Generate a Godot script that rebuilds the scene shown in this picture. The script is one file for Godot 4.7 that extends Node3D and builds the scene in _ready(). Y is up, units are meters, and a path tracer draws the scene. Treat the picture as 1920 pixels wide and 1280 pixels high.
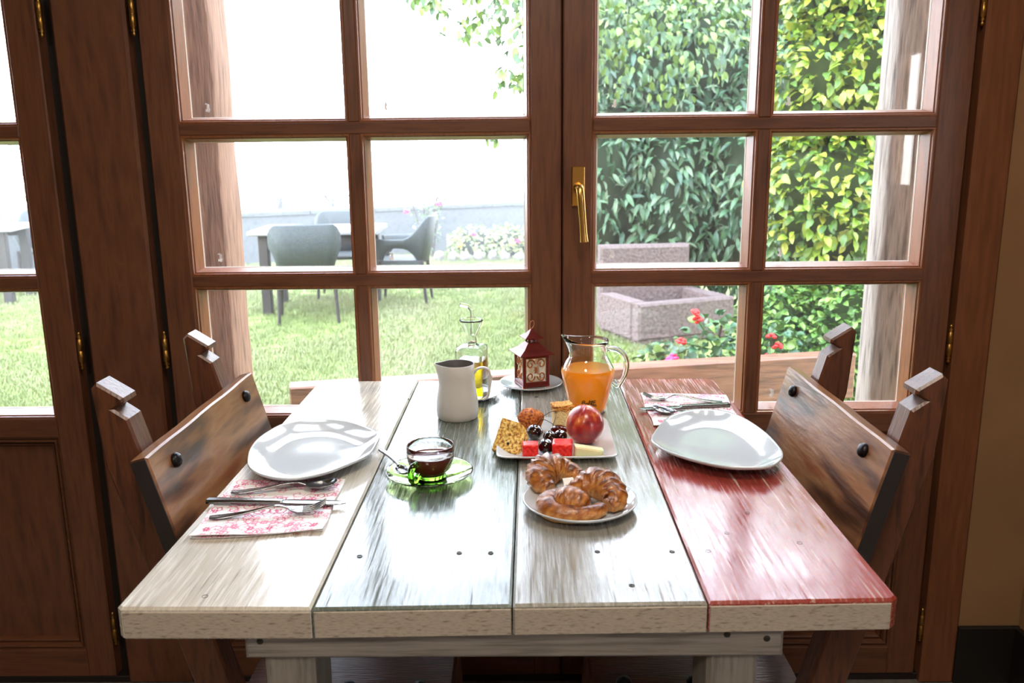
extends Node3D
# A breakfast table set against a pair of glazed wooden doors that open onto a garden.
# y is up, metres. The inner face of the doors is z = 0, the room lies at z > 0 and the garden at z < 0.

const TT := 0.792          # height of the table top
const LAWN := -0.03        # height of the lawn
var rng := RandomNumberGenerator.new()
var org := Vector3.ZERO    # base of the thing that is being built; shapes are given in world metres
var M := {}
var taken := {}

# ---------------------------------------------------------------- shapes
class Geo:
	var st := SurfaceTool.new()
	var n := 0
	var tint := Color.WHITE
	func _init():
		st.begin(Mesh.PRIMITIVE_TRIANGLES)
	func tris(t: PackedVector3Array, g: int, closed := false, cols := PackedColorArray(), uvs := PackedVector2Array()):
		var flip := false
		if closed:
			var vol := 0.0
			for i in range(0, t.size(), 3):
				vol += t[i].dot(t[i + 1].cross(t[i + 2]))
			flip = vol > 0.0
		for i in range(0, t.size(), 3):
			for k in ([0, 2, 1] if flip else [0, 1, 2]):
				st.set_smooth_group(g)
				st.set_color(cols[i + k] if cols.size() else tint)
				if uvs.size():
					st.set_uv(uvs[i + k])
				st.add_vertex(t[i + k])
		n += t.size() / 3
	# rings of equal size, skinned; caps close the ends; sharp = ring numbers at which the surface breaks
	func loft(rings: Array, cap0 := true, cap1 := true, sharp := [], cols := []):
		var m: int = rings[0].size()
		var vol := 0.0
		var bands := []
		for i in rings.size() - 1:
			var a = rings[i]
			var b = rings[i + 1]
			for j in m:
				var k := (j + 1) % m
				vol += a[j].dot(a[k].cross(b[k])) + a[j].dot(b[k].cross(b[j]))
		var caps := []
		for e in 2:
			if (e == 0 and cap0) or (e == 1 and cap1):
				var r = rings[0] if e == 0 else rings[-1]
				var c := Vector3.ZERO
				for p in r:
					c += p / m
				var t := PackedVector3Array()
				for j in m:
					var k := (j + 1) % m
					if e == 0:
						t.append_array([r[k], r[j], c])
					else:
						t.append_array([r[j], r[k], c])
				for j in range(0, t.size(), 3):
					vol += t[j].dot(t[j + 1].cross(t[j + 2]))
				caps.append([t, e])
		var flip := vol > 0.0
		var g := 1
		for i in rings.size() - 1:
			if i in sharp:
				g += 1
			var a = rings[i]
			var b = rings[i + 1]
			for j in m:
				var k := (j + 1) % m
				var q := [a[j], a[k], b[k], a[j], b[k], b[j]]
				var qc := []
				if cols.size():
					qc = [cols[i][j], cols[i][k], cols[i + 1][k], cols[i][j], cols[i + 1][k], cols[i + 1][j]]
				for w in ([0, 2, 1, 3, 5, 4] if flip else [0, 1, 2, 3, 4, 5]):
					st.set_smooth_group(g)
					st.set_color(qc[w] if qc.size() else tint)
					st.add_vertex(q[w])
		for c in caps:
			var t = c[0]
			var cc: Color = tint
			if cols.size():
				cc = cols[0][0] if c[1] == 0 else cols[-1][0]
			for i in range(0, t.size(), 3):
				for w in ([0, 2, 1] if flip else [0, 1, 2]):
					st.set_smooth_group(20 + c[1])
					st.set_color(cc)
					st.add_vertex(t[i + w])
		n += rings.size() * m * 2
	# a polygon in the plane of xf's x and y, drawn out along its z, with chamfered edges
	func prism(poly: PackedVector2Array, xf: Transform3D, depth: float, bev := 0.0):
		var inner := PackedVector2Array()
		var m := poly.size()
		var area := 0.0
		for i in m:
			area += poly[i].cross(poly[(i + 1) % m])
		var s := 1.0 if area > 0 else -1.0
		for i in m:
			var d0 := (poly[i] - poly[(i + m - 1) % m]).normalized()
			var d1 := (poly[(i + 1) % m] - poly[i]).normalized()
			var n0 := Vector2(-d0.y, d0.x) * s
			var n1 := Vector2(-d1.y, d1.x) * s
			var b := n0 + n1
			b = b / maxf(b.length_squared() / 2.0, 0.6)
			inner.append(poly[i] + b * bev)
		var h := depth / 2.0
		var ids := Geometry2D.triangulate_polygon(inner)
		var t := PackedVector3Array()
		var levels := [[inner, -h], [poly, -h + bev], [poly, h - bev], [inner, h]] if bev > 0.0 else [[poly, -h], [poly, h]]
		for l in levels.size() - 1:
			var A = levels[l]
			var B = levels[l + 1]
			for i in m:
				var k := (i + 1) % m
				var a := Vector3(A[0][i].x, A[0][i].y, A[1])
				var b := Vector3(A[0][k].x, A[0][k].y, A[1])
				var c := Vector3(B[0][k].x, B[0][k].y, B[1])
				var d := Vector3(B[0][i].x, B[0][i].y, B[1])
				t.append_array([a, b, c, a, c, d] if s > 0 else [b, a, c, c, a, d])
		for i in range(0, ids.size(), 3):
			var p0 := inner[ids[i]]
			var p1 := inner[ids[i + 1]]
			var p2 := inner[ids[i + 2]]
			if (p1 - p0).cross(p2 - p0) < 0:
				var sw := p1
				p1 = p2
				p2 = sw
			t.append_array([Vector3(p0.x, p0.y, h), Vector3(p1.x, p1.y, h), Vector3(p2.x, p2.y, h)])
			t.append_array([Vector3(p0.x, p0.y, -h), Vector3(p2.x, p2.y, -h), Vector3(p1.x, p1.y, -h)])
		for i in t.size():
			t[i] = xf * t[i]
		tris(t, -1, true)
	func box(lo: Vector3, hi: Vector3, bev := 0.002):
		var c := (lo + hi) / 2.0
		var e := (hi - lo) / 2.0
		prism(PackedVector2Array([Vector2(-e.x, -e.y), Vector2(e.x, -e.y), Vector2(e.x, e.y), Vector2(-e.x, e.y)]), Transform3D(Basis(), c), e.z * 2.0, minf(bev, minf(e.x, minf(e.y, e.z)) * 0.6))
	func boxat(c: Vector3, e: Vector3, b: Basis, bev := 0.002):
		prism(PackedVector2Array([Vector2(-e.x, -e.y), Vector2(e.x, -e.y), Vector2(e.x, e.y), Vector2(-e.x, e.y)]), Transform3D(b, c), e.z * 2.0, bev)
	# profile points (radius, height) turned round the y axis at c
	func lathe(prof: Array, c: Vector3, segs := 40, sharp := [], b := Basis()):
		var rings := []
		for p in prof:
			var r := PackedVector3Array()
			for j in segs:
				var a := TAU * j / segs
				r.append(c + b * Vector3(cos(a) * maxf(p.x, 1e-5), p.y, sin(a) * maxf(p.x, 1e-5)))
			rings.append(r)
		loft(rings, true, true, sharp)
	func tube(pts: PackedVector3Array, rad, segs := 8, flat := 1.0, up := Vector3.UP, closed_path := false):
		var rings := []
		var m := pts.size()
		for i in m:
			var d: Vector3
			if closed_path:
				d = (pts[(i + 1) % m] - pts[(i + m - 1) % m]).normalized()
			else:
				d = (pts[mini(i + 1, m - 1)] - pts[maxi(i - 1, 0)]).normalized()
			var sd := d.cross(up)
			if sd.length() < 0.05:
				sd = d.cross(Vector3(0.3, 0.1, 1.0))
			sd = sd.normalized()
			var u2 := sd.cross(d).normalized()
			var r: float = rad[i] if rad is Array or rad is PackedFloat32Array else rad
			var ring := PackedVector3Array()
			for j in segs:
				var a := TAU * j / segs
				ring.append(pts[i] + sd * cos(a) * r + u2 * sin(a) * r * flat)
			rings.append(ring)
		if closed_path:
			rings.append(rings[0])
			loft(rings, false, false)
		else:
			loft(rings)
	# a ball with radii e, shaped by f(direction) -> factor
	func ball(c: Vector3, e: Vector3, f = null, su := 24, sv := 14, cf = null, b := Basis()):
		var rings := []
		var cols := []
		for i in sv + 1:
			var th := PI * i / sv
			var r := PackedVector3Array()
			var cr := PackedColorArray()
			for j in su:
				var ph := TAU * j / su
				var d := Vector3(sin(th) * cos(ph), cos(th), sin(th) * sin(ph))
				if i == 0 or i == sv:
					d = Vector3(0, 1 if i == 0 else -1, 0)
				var k: float = f.call(d) if f != null else 1.0
				var pp := b * (d * e * k)
				if i == 0 or i == sv:
					pp += b * Vector3(cos(ph), 0, sin(ph)) * 1e-5
				r.append(c + pp)
				if cf != null:
					cr.append(cf.call(d))
			rings.append(r)
			cols.append(cr)
		loft(rings, false, false, [], cols if cf != null else [])
	func mesh(off: Vector3) -> ArrayMesh:
		st.generate_normals()
		st.index()
		var m := st.commit()
		if off == Vector3.ZERO:
			return m
		var a := m.surface_get_arrays(0)
		var v: PackedVector3Array = a[Mesh.ARRAY_VERTEX]
		for i in v.size():
			v[i] -= off
		a[Mesh.ARRAY_VERTEX] = v
		var o := ArrayMesh.new()
		o.add_surface_from_arrays(Mesh.PRIMITIVE_TRIANGLES, a)
		return o

func spline(pts: Array, per := 6, closed := false) -> PackedVector3Array:
	var out := PackedVector3Array()
	var m := pts.size()
	var last := m if closed else m - 1
	for i in last:
		var p0: Vector3 = pts[(i + m - 1) % m] if closed else pts[maxi(i - 1, 0)]
		var p1: Vector3 = pts[i]
		var p2: Vector3 = pts[(i + 1) % m]
		var p3: Vector3 = pts[(i + 2) % m] if closed else pts[mini(i + 2, m - 1)]
		for k in per:
			out.append(p1.cubic_interpolate(p2, p0, p3, float(k) / per))
	if not closed:
		out.append(pts[-1])
	return out

func lerps(vals: Array, t: float) -> float:
	var x := clampf(t, 0, 1) * (vals.size() - 1)
	var i := mini(int(x), vals.size() - 2)
	return lerpf(vals[i], vals[i + 1], x - i)

# ---------------------------------------------------------------- nodes
func numbered(parent: Node, called: String) -> String:
	var key := str(parent.get_instance_id()) + "/" + called
	var k: int = taken.get(key, 0)
	taken[key] = k + 1
	return called if k == 0 else "%s_%03d" % [called, k]

func put(o: Node3D, called: String, parent: Node):
	o.name = numbered(parent, called)
	parent.add_child(o, true)

func tag(o: Node, label: String, category := "", group := "", kind := ""):
	if label: o.set_meta("label", label)
	if category: o.set_meta("category", category)
	if group: o.set_meta("group", group)
	if kind: o.set_meta("kind", kind)

func thing(called: String, label: String, category: String, at := Vector3.ZERO, group := "", kind := "") -> Node3D:
	var o := Node3D.new()
	put(o, called, self)
	o.position = at
	org = at
	tag(o, label, category, group, kind)
	return o

func shell(called: String, at := Vector3.ZERO) -> Node3D:   # a piece of the setting that has parts
	var o := Node3D.new()
	put(o, called, self)
	o.position = at
	org = at
	o.set_meta("kind", "structure")
	return o

func part(parent: Node3D, called: String, g: Geo, m: Material, label := "") -> MeshInstance3D:
	var o := MeshInstance3D.new()
	o.mesh = g.mesh(org)
	o.material_override = null
	o.set_surface_override_material(0, m)
	put(o, called, parent)
	if label: o.set_meta("label", label)
	return o

func solo(called: String, g: Geo, m: Material, label: String, category: String, at := Vector3.ZERO, group := "", kind := "") -> MeshInstance3D:
	org = at
	var o := part(self, called, g, m)
	o.position = at
	tag(o, label, category, group, kind)
	return o

func struct(called: String, g: Geo, m: Material) -> MeshInstance3D:
	org = Vector3.ZERO
	var o := part(self, called, g, m)
	o.set_meta("kind", "structure")
	return o

func inst(parent: Node3D, called: String, mesh: Mesh, m: Material, xf: Transform3D) -> MeshInstance3D:
	var o := MeshInstance3D.new()
	o.mesh = mesh
	o.set_surface_override_material(0, m)
	o.transform = xf
	put(o, called, parent)
	return o

func scatter(parent: Node3D, called: String, mesh: Mesh, m: Material, xfs: Array, cols: Array) -> MultiMeshInstance3D:
	var mm := MultiMesh.new()
	mm.transform_format = MultiMesh.TRANSFORM_3D
	mm.use_colors = true
	mm.mesh = mesh
	mm.instance_count = xfs.size()
	for i in xfs.size():
		mm.set_instance_transform(i, xfs[i])
		mm.set_instance_color(i, cols[i])
	var o := MultiMeshInstance3D.new()
	o.multimesh = mm
	o.material_override = m
	put(o, called, parent)
	o.set_meta("kind", "stuff")
	return o

# ---------------------------------------------------------------- materials
func noise_tex(freq: float, cols: Array, stops := [], seed := 1, size := 512, oct := 4, type := FastNoiseLite.TYPE_SIMPLEX_SMOOTH) -> NoiseTexture2D:
	var nz := FastNoiseLite.new()
	nz.seed = seed
	nz.frequency = freq
	nz.noise_type = type
	nz.fractal_octaves = oct
	var t := NoiseTexture2D.new()
	t.width = size
	t.height = size
	t.seamless = true
	t.noise = nz
	if cols.size():
		var gr := Gradient.new()
		var offs := PackedFloat32Array()
		for i in cols.size():
			offs.append(stops[i] if stops.size() else float(i) / (cols.size() - 1))
		gr.offsets = offs
		gr.colors = PackedColorArray(cols)
		t.color_ramp = gr
	return t

func plain(c: Color, rough := 0.5, metal := 0.0, spec := 0.5) -> StandardMaterial3D:
	var m := StandardMaterial3D.new()
	m.albedo_color = c
	m.roughness = rough
	m.metallic = metal
	m.metallic_specular = spec
	return m

func tri_scale(m: StandardMaterial3D, s: Vector3) -> StandardMaterial3D:
	m.uv1_triplanar = true
	m.uv1_scale = s
	m.uv1_triplanar_sharpness = 4.0
	return m

func wood(cols: Array, axis: int, rough: float, bump: float, seed: int, across := 9.0, along := 0.8, stops := [], freq := 0.012) -> StandardMaterial3D:
	var m := plain(Color.WHITE, rough)
	m.albedo_texture = noise_tex(freq, cols, stops, seed)
	m.heightmap_enabled = bump > 0.0
	if bump > 0.0:
		m.heightmap_texture = M.grain
		m.heightmap_scale = bump
	var s := Vector3.ONE * across
	s[axis] = along
	return tri_scale(m, s)

func glass(c: Color, ior := 0.05, rough := 0.0) -> StandardMaterial3D:
	var m := plain(Color(c, 0.0), rough)
	m.transparency = BaseMaterial3D.TRANSPARENCY_ALPHA
	m.refraction_enabled = true
	m.refraction_scale = ior
	return m
func _ready():
	rng.seed = 7
	# the camera: 30 mm view, standing at the near end of the table, looking a little down
	var cam := Camera3D.new()
	cam.name = "camera"
	cam.transform = Transform3D(Basis(Vector3(0.9998996, -0.01057178, -0.00943562), Vector3(0.00831104, 0.97685292, -0.21375055), Vector3(0.01147694, 0.21365067, 0.97684271)), Vector3(0, 1.296, 1.9151088))
	cam.fov = 44.4294
	cam.near = 0.05
	cam.far = 200.0
	var att := CameraAttributesPhysical.new()
	att.exposure_aperture = 8.0
	att.frustum_focus_distance = 1.5
	att.frustum_focal_length = 30.0
	cam.attributes = att
	add_child(cam)
	cam.current = true
	# the white sky of a hazy morning
	var sky := ProceduralSkyMaterial.new()
	sky.sky_top_color = Color(0.86, 0.92, 1.0)
	sky.sky_horizon_color = Color(1.0, 1.0, 1.0)
	sky.ground_horizon_color = Color(0.98, 0.99, 1.0)
	sky.ground_bottom_color = Color(0.9, 0.92, 0.9)
	sky.sky_curve = 0.25
	sky.sky_energy_multiplier = 2.9
	sky.ground_energy_multiplier = 2.9
	var env := Environment.new()
	env.background_mode = Environment.BG_SKY
	env.sky = Sky.new()
	env.sky.sky_material = sky
	env.tonemap_mode = Environment.TONE_MAPPER_LINEAR
	env.tonemap_exposure = 1.35
	env.volumetric_fog_enabled = true
	env.volumetric_fog_density = 0.0
	env.sdfgi_enabled = true
	env.ssao_enabled = true
	env.ssil_enabled = true
	var we := WorldEnvironment.new()
	we.name = "world_environment"
	we.environment = env
	add_child(we)
	# a veiled sun, high behind the garden on the right
	var sun := DirectionalLight3D.new()
	sun.name = "veiled_sun"
	sun.light_energy = 0.5
	sun.light_color = Color(1.0, 0.96, 0.86)
	sun.light_angular_distance = 12.0
	sun.shadow_enabled = true
	sun.rotation_degrees = Vector3(-58, 150, 0)
	add_child(sun)
	materials()
	room()
	fill_lamps(2.8)
	doors()
	table()
	chairs()
	settings()
	drinks()
	lantern()
	fruit_plate()
	pastry_plate()
	garden()

func materials():
	M.grain = noise_tex(0.03, [], [], 11, 512, 5)
	M.streak = noise_tex(0.11, [], [], 13, 512, 3)
	M.fine = noise_tex(0.06, [], [], 12, 512, 4)
	var oak := [Color(0.31, 0.185, 0.125), Color(0.385, 0.235, 0.16), Color(0.43, 0.27, 0.18), Color(0.35, 0.21, 0.14)]
	M.oak_y = wood(oak, 1, 0.38, 0.012, 21)
	M.oak_x = wood(oak, 0, 0.38, 0.012, 22)
	M.oak_bead = wood([Color(0.36, 0.2, 0.11), Color(0.52, 0.30, 0.17), Color(0.44, 0.25, 0.14)], 1, 0.35, 0.01, 23)
	M.oak_panel = wood(oak, 1, 0.4, 0.015, 24, 5.0, 0.9)
	M.oak_trim = wood([Color(0.40, 0.24, 0.15), Color(0.5, 0.31, 0.2)], 1, 0.42, 0.01, 25)
	M.gap = plain(Color(0.10, 0.055, 0.035), 0.6)
	M.brass = plain(Color(0.84, 0.67, 0.38), 0.3, 1.0)
	M.old_brass = plain(Color(0.68, 0.52, 0.27), 0.35, 1.0)
	var pane := plain(Color(0.9, 0.95, 1.0, 0.035), 0.0)
	pane.transparency = BaseMaterial3D.TRANSPARENCY_ALPHA
	M.pane = pane
	M.stamp = plain(Color(0.95, 0.96, 0.97), 0.7)
	M.putty = plain(Color(0.86, 0.86, 0.84), 0.6)
	M.iron = plain(Color(0.10, 0.09, 0.10), 0.35, 0.6)
	var chair_cols := [Color(0.20, 0.11, 0.07), Color(0.42, 0.27, 0.17), Color(0.55, 0.39, 0.25), Color(0.48, 0.27, 0.15)]
	M.chair_z = wood(chair_cols, 2, 0.3, 0.035, 31, 5.0, 0.8, [0.1, 0.4, 0.65, 0.95], 0.008)
	M.chair_end_shade = plain(Color(0.13, 0.105, 0.095), 0.5)  # dark tone that carries the shade of the board ends
	M.chair_y = wood([Color(0.19, 0.11, 0.075), Color(0.38, 0.22, 0.14), Color(0.28, 0.16, 0.10)], 1, 0.32, 0.04, 32, 9.0, 1.2)
	M.chair_x = wood([Color(0.20, 0.10, 0.06), Color(0.34, 0.18, 0.10), Color(0.26, 0.14, 0.08)], 0, 0.3, 0.08, 33, 14.0, 1.2)
	M.plank = [
		plank_mat([Color(0.60, 0.57, 0.52), Color(0.74, 0.71, 0.66), Color(0.80, 0.78, 0.73), Color(0.67, 0.64, 0.59)], 41),
		plank_mat([Color(0.25, 0.28, 0.26), Color(0.32, 0.36, 0.33), Color(0.40, 0.43, 0.40), Color(0.29, 0.32, 0.29)], 42),
		plank_mat([Color(0.42, 0.40, 0.37), Color(0.51, 0.50, 0.46), Color(0.57, 0.56, 0.53), Color(0.46, 0.45, 0.41)], 43),
		plank_mat([Color(0.78, 0.68, 0.65), Color(0.58, 0.25, 0.21), Color(0.54, 0.19, 0.15), Color(0.60, 0.27, 0.23), Color(0.74, 0.58, 0.55)], 44, [0.2, 0.3, 0.55, 0.78, 0.9]),
	]
	M.cut_end = wood([Color(0.46, 0.42, 0.37), Color(0.63, 0.585, 0.525), Color(0.68, 0.635, 0.575), Color(0.58, 0.54, 0.48)], 0, 0.55, 0.015, 45, 24.0, 5.0, [0.12, 0.3, 0.6, 0.9], 0.02)
	M.apron = wood([Color(0.42, 0.39, 0.36), Color(0.56, 0.53, 0.50), Color(0.61, 0.58, 0.55)], 0, 0.5, 0.03, 46, 20.0, 1.0)
	M.table_leg = wood([Color(0.40, 0.38, 0.35), Color(0.55, 0.525, 0.49), Color(0.59, 0.565, 0.53)], 1, 0.5, 0.03, 47, 16.0, 1.2)
	M.screw = plain(Color(0.22, 0.2, 0.18), 0.5, 0.3)
	M.china = plain(Color(0.74, 0.765, 0.785), 0.08)
	M.china.clearcoat_enabled = true
	M.china.clearcoat = 0.6
	M.china.clearcoat_roughness = 0.05
	M.steel = plain(Color(0.56, 0.565, 0.575), 0.16, 1.0)
	M.enamel = plain(Color(0.78, 0.77, 0.75), 0.35)
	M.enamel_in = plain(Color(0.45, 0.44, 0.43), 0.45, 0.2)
	M.clear = glass(Color(0.97, 0.985, 0.98))
	M.green_glass = glass(Color(0.86, 0.98, 0.66))
	M.deep_green = glass(Color(0.60, 0.93, 0.28))
	M.oil = glass(Color(1.0, 0.86, 0.08), 0.047)
	M.oil.albedo_color = Color(1.0, 0.84, 0.05, 0.12)
	M.juice = plain(Color(1.0, 0.60, 0.0), 0.3, 0.0, 0.4)
	M.juice.subsurf_scatter_enabled = true
	M.juice.subsurf_scatter_strength = 0.35
	M.juice.clearcoat_enabled = true
	M.juice.clearcoat = 0.6
	M.juice.clearcoat_roughness = 0.03
	M.coffee = plain(Color(0.34, 0.14, 0.09), 0.06)
	M.crema = plain(Color(0.62, 0.44, 0.30), 0.2)
	M.ink = plain(Color(0.03, 0.025, 0.02), 0.5)

func plank_mat(cols: Array, seed: int, stops := [0.12, 0.3, 0.65, 0.9]) -> StandardMaterial3D:
	var m := plain(Color.WHITE, 0.24)
	m.albedo_texture = noise_tex(0.02, cols, stops, seed, 1024, 5)
	m.roughness_texture = M.fine
	m.roughness = 0.42
	m.heightmap_enabled = true
	m.heightmap_texture = M.streak
	m.heightmap_scale = 0.0045
	m.metallic_specular = 0.75
	m.clearcoat_enabled = true
	m.clearcoat = 0.18
	m.clearcoat_roughness = 0.12
	return tri_scale(m, Vector3(6, 6, 0.22))

# ---------------------------------------------------------------- the room
func wall_with_hole(called: String, axis: int, at: float, thick: float, a0: float, a1: float, h0: float, h1: float, holes: Array, m: Material):
	# a wall across z (axis 2) or across x (axis 0) with rectangular openings [a, b, lo, hi]
	var g := Geo.new()
	var put_box := func(u0: float, u1: float, v0: float, v1: float):
		if u1 - u0 < 0.001 or v1 - v0 < 0.001:
			return
		if axis == 2:
			g.box(Vector3(u0, v0, at), Vector3(u1, v1, at + thick), 0.0)
		else:
			g.box(Vector3(at, v0, u0), Vector3(at + thick, v1, u1), 0.0)
	var u := a0
	for h in holes:
		put_box.call(u, h[0], h0, h1)
		put_box.call(h[0], h[1], h0, h[2])
		put_box.call(h[0], h[1], h[3], h1)
		u = h[1]
	put_box.call(u, a1, h0, h1)
	struct(called, g, m)

func plain_window(called: String, axis: int, at: float, a: float, b: float, lo: float, hi: float):
	var w := shell(called)
	var bar := func(g: Geo, u0, u1, v0, v1, d):
		if axis == 2:
			g.box(Vector3(u0, v0, at - d), Vector3(u1, v1, at + d), 0.003)
		else:
			g.box(Vector3(at - d, v0, u0), Vector3(at + d, v1, u1), 0.003)
	for r in [[a, a + 0.06, lo, hi], [b - 0.06, b, lo, hi], [a, b, lo, lo + 0.06], [a, b, hi - 0.06, hi], [(a + b) / 2 - 0.03, (a + b) / 2 + 0.03, lo, hi], [a, b, (lo + hi) / 2 - 0.02, (lo + hi) / 2 + 0.02]]:
		var g := Geo.new()
		bar.call(g, r[0], r[1], r[2], r[3], 0.03)
		part(w, "window_frame", g, M.oak_y)
	var p := Geo.new()
	bar.call(p, a, b, lo, hi, 0.003)
	part(w, "pane", p, M.pane)

func room():
	var plaster := plain(Color.WHITE, 0.85)
	plaster.albedo_texture = noise_tex(0.01, [Color(0.53, 0.40, 0.27), Color(0.58, 0.44, 0.30)], [], 51)
	tri_scale(plaster, Vector3.ONE * 0.7)
	M.plaster = plaster
	var stone := plain(Color.WHITE, 0.6)
	stone.albedo_texture = noise_tex(0.03, [Color(0.34, 0.32, 0.30), Color(0.48, 0.46, 0.43), Color(0.40, 0.38, 0.35)], [], 52)
	tri_scale(stone, Vector3.ONE * 1.2)
	var skirt := plain(Color(0.10, 0.085, 0.08), 0.45)
	var g := Geo.new()
	g.box(Vector3(-4.2, -0.12, -0.12), Vector3(2.8, 0.0, 5.2), 0.0)
	struct("floor", g, stone)
	g = Geo.new()
	g.box(Vector3(-4.2, 2.6, -0.12), Vector3(2.8, 2.72, 5.2), 0.0)
	struct("ceiling", g, plain(Color(0.8, 0.76, 0.68), 0.9))
	g = Geo.new()   # the wall round the doors
	g.box(Vector3(-4.2, 2.16, -0.12), Vector3(2.8, 2.6, 0.0), 0.0)
	g.box(Vector3(-4.2, 0.0, -0.12), Vector3(-2.06, 2.16, 0.0), 0.0)
	g.box(Vector3(1.066, 0.0, -0.12), Vector3(2.8, 2.16, 0.0), 0.0)
	struct("wall_front", g, plaster)
	g = Geo.new()   # the pier beside the doors
	g.box(Vector3(1.215, 0.0, 0.0), Vector3(2.8, 2.6, 0.55), 0.004)
	struct("wall_pier", g, plaster)
	wall_with_hole("wall_right", 0, 2.6, 0.2, 0.55, 5.2, 0.0, 2.6, [[3.2, 4.4, 1.0, 2.0]], plaster)
	plain_window("window_1", 0, 2.7, 3.2, 4.4, 1.0, 2.0)
	wall_with_hole("wall_left", 0, -4.2, 0.2, 0.0, 5.2, 0.0, 2.6, [], plaster)
	wall_with_hole("wall_back", 2, 5.0, 0.2, -4.0, 2.6, 0.0, 2.6, [], plaster)
	g = Geo.new()
	g.box(Vector3(1.066, 0.0, 0.0), Vector3(1.215, 0.153, 0.014), 0.003)
	g.box(Vector3(1.201, 0.0, 0.014), Vector3(1.215, 0.153, 0.56), 0.003)
	struct("baseboard_right", g, skirt)
	g = Geo.new()
	g.box(Vector3(-4.0, 0.0, 0.0), Vector3(-2.06, 0.153, 0.014), 0.003)
	struct("baseboard_left", g, skirt)

func fill_lamps(power: float):  # lamps added out of view, to fill the room with light
	for s in [[-0.6, 3.1, 1.0], [0.25, 1.45, 0.5]]:
		var x: float = s[0]
		var z: float = s[1]
		var t := thing("fill_lamp", "added round white fill lamp on the ceiling, nearer the %s" % ("wall pier" if x > 0 else "dark side wall"), "lamp", Vector3(x, 2.6, z), "added fill lamps over the dining room")
		var g := Geo.new()
		g.lathe([Vector2(0.02, 0.0), Vector2(0.34, 0.0), Vector2(0.34, -0.03), Vector2(0.32, -0.035), Vector2(0.02, -0.03)], Vector3(x, 2.6, z), 40, [1, 2, 3])
		part(t, "lamp_base", g, M.old_brass)
		var glow := plain(Color(0.95, 0.92, 0.86), 0.6)
		glow.emission_enabled = true
		glow.emission = Color(1.0, 0.95, 0.88)
		glow.emission_energy_multiplier = 2.0
		g = Geo.new()
		g.lathe([Vector2(0.0, -0.034), Vector2(0.31, -0.036), Vector2(0.31, -0.06), Vector2(0.26, -0.075), Vector2(0.0, -0.08)], Vector3(x, 2.6, z), 40)
		part(t, "lamp_shade", g, glow)
		var l := AreaLight3D.new()
		l.name = "fill_light"
		l.area_size = Vector2(0.5, 0.5)
		l.light_color = Color(1.0, 0.94, 0.87)
		l.light_energy = power * s[2]
		l.area_range = 12.0
		l.shadow_enabled = true
		l.position = Vector3(0, -0.09, 0)
		l.rotation_degrees = Vector3(-90, 0, 0)
		t.add_child(l)

# ---------------------------------------------------------------- the doors
func frame_loop(g: Geo, xa: float, xb: float, ya: float, yb: float, prof: Array):
	var cs := [Vector2(xa, ya), Vector2(xb, ya), Vector2(xb, yb), Vector2(xa, yb)]
	var ins := [Vector2(1, 1), Vector2(-1, 1), Vector2(-1, -1), Vector2(1, -1)]
	var t := PackedVector3Array()
	for i in 4:
		var k := (i + 1) % 4
		for j in prof.size():
			var l := (j + 1) % prof.size()
			var a := Vector3(cs[i].x + ins[i].x * prof[j].x, cs[i].y + ins[i].y * prof[j].x, prof[j].y)
			var b := Vector3(cs[k].x + ins[k].x * prof[j].x, cs[k].y + ins[k].y * prof[j].x, prof[j].y)
			var c := Vector3(cs[k].x + ins[k].x * prof[l].x, cs[k].y + ins[k].y * prof[l].x, prof[l].y)
			var d := Vector3(cs[i].x + ins[i].x * prof[l].x, cs[i].y + ins[i].y * prof[l].x, prof[l].y)
			t.append_array([a, b, c, a, c, d])
	g.tris(t, -1, true)

func hinge(parent: Node3D, x: float, y: float, h := 0.092):
	var g := Geo.new()
	var r := 0.0062
	g.lathe([Vector2(0, -h / 2), Vector2(0.003, -h / 2 + 0.002), Vector2(0.0045, -h / 2 + 0.006), Vector2(0.002, -h / 2 + 0.009), Vector2(0.006, -h / 2 + 0.013), Vector2(0.003, -h / 2 + 0.017), Vector2(r, -h / 2 + 0.02), Vector2(r, -0.001), Vector2(r - 0.0012, 0), Vector2(r, 0.001), Vector2(r, h / 2 - 0.02), Vector2(0.003, h / 2 - 0.017), Vector2(0.006, h / 2 - 0.013), Vector2(0.002, h / 2 - 0.009), Vector2(0.0045, h / 2 - 0.006), Vector2(0.003, h / 2 - 0.002), Vector2(0, h / 2)], Vector3(x, y, 0.002), 14)
	part(parent, "hinge", g, M.old_brass)

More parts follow.
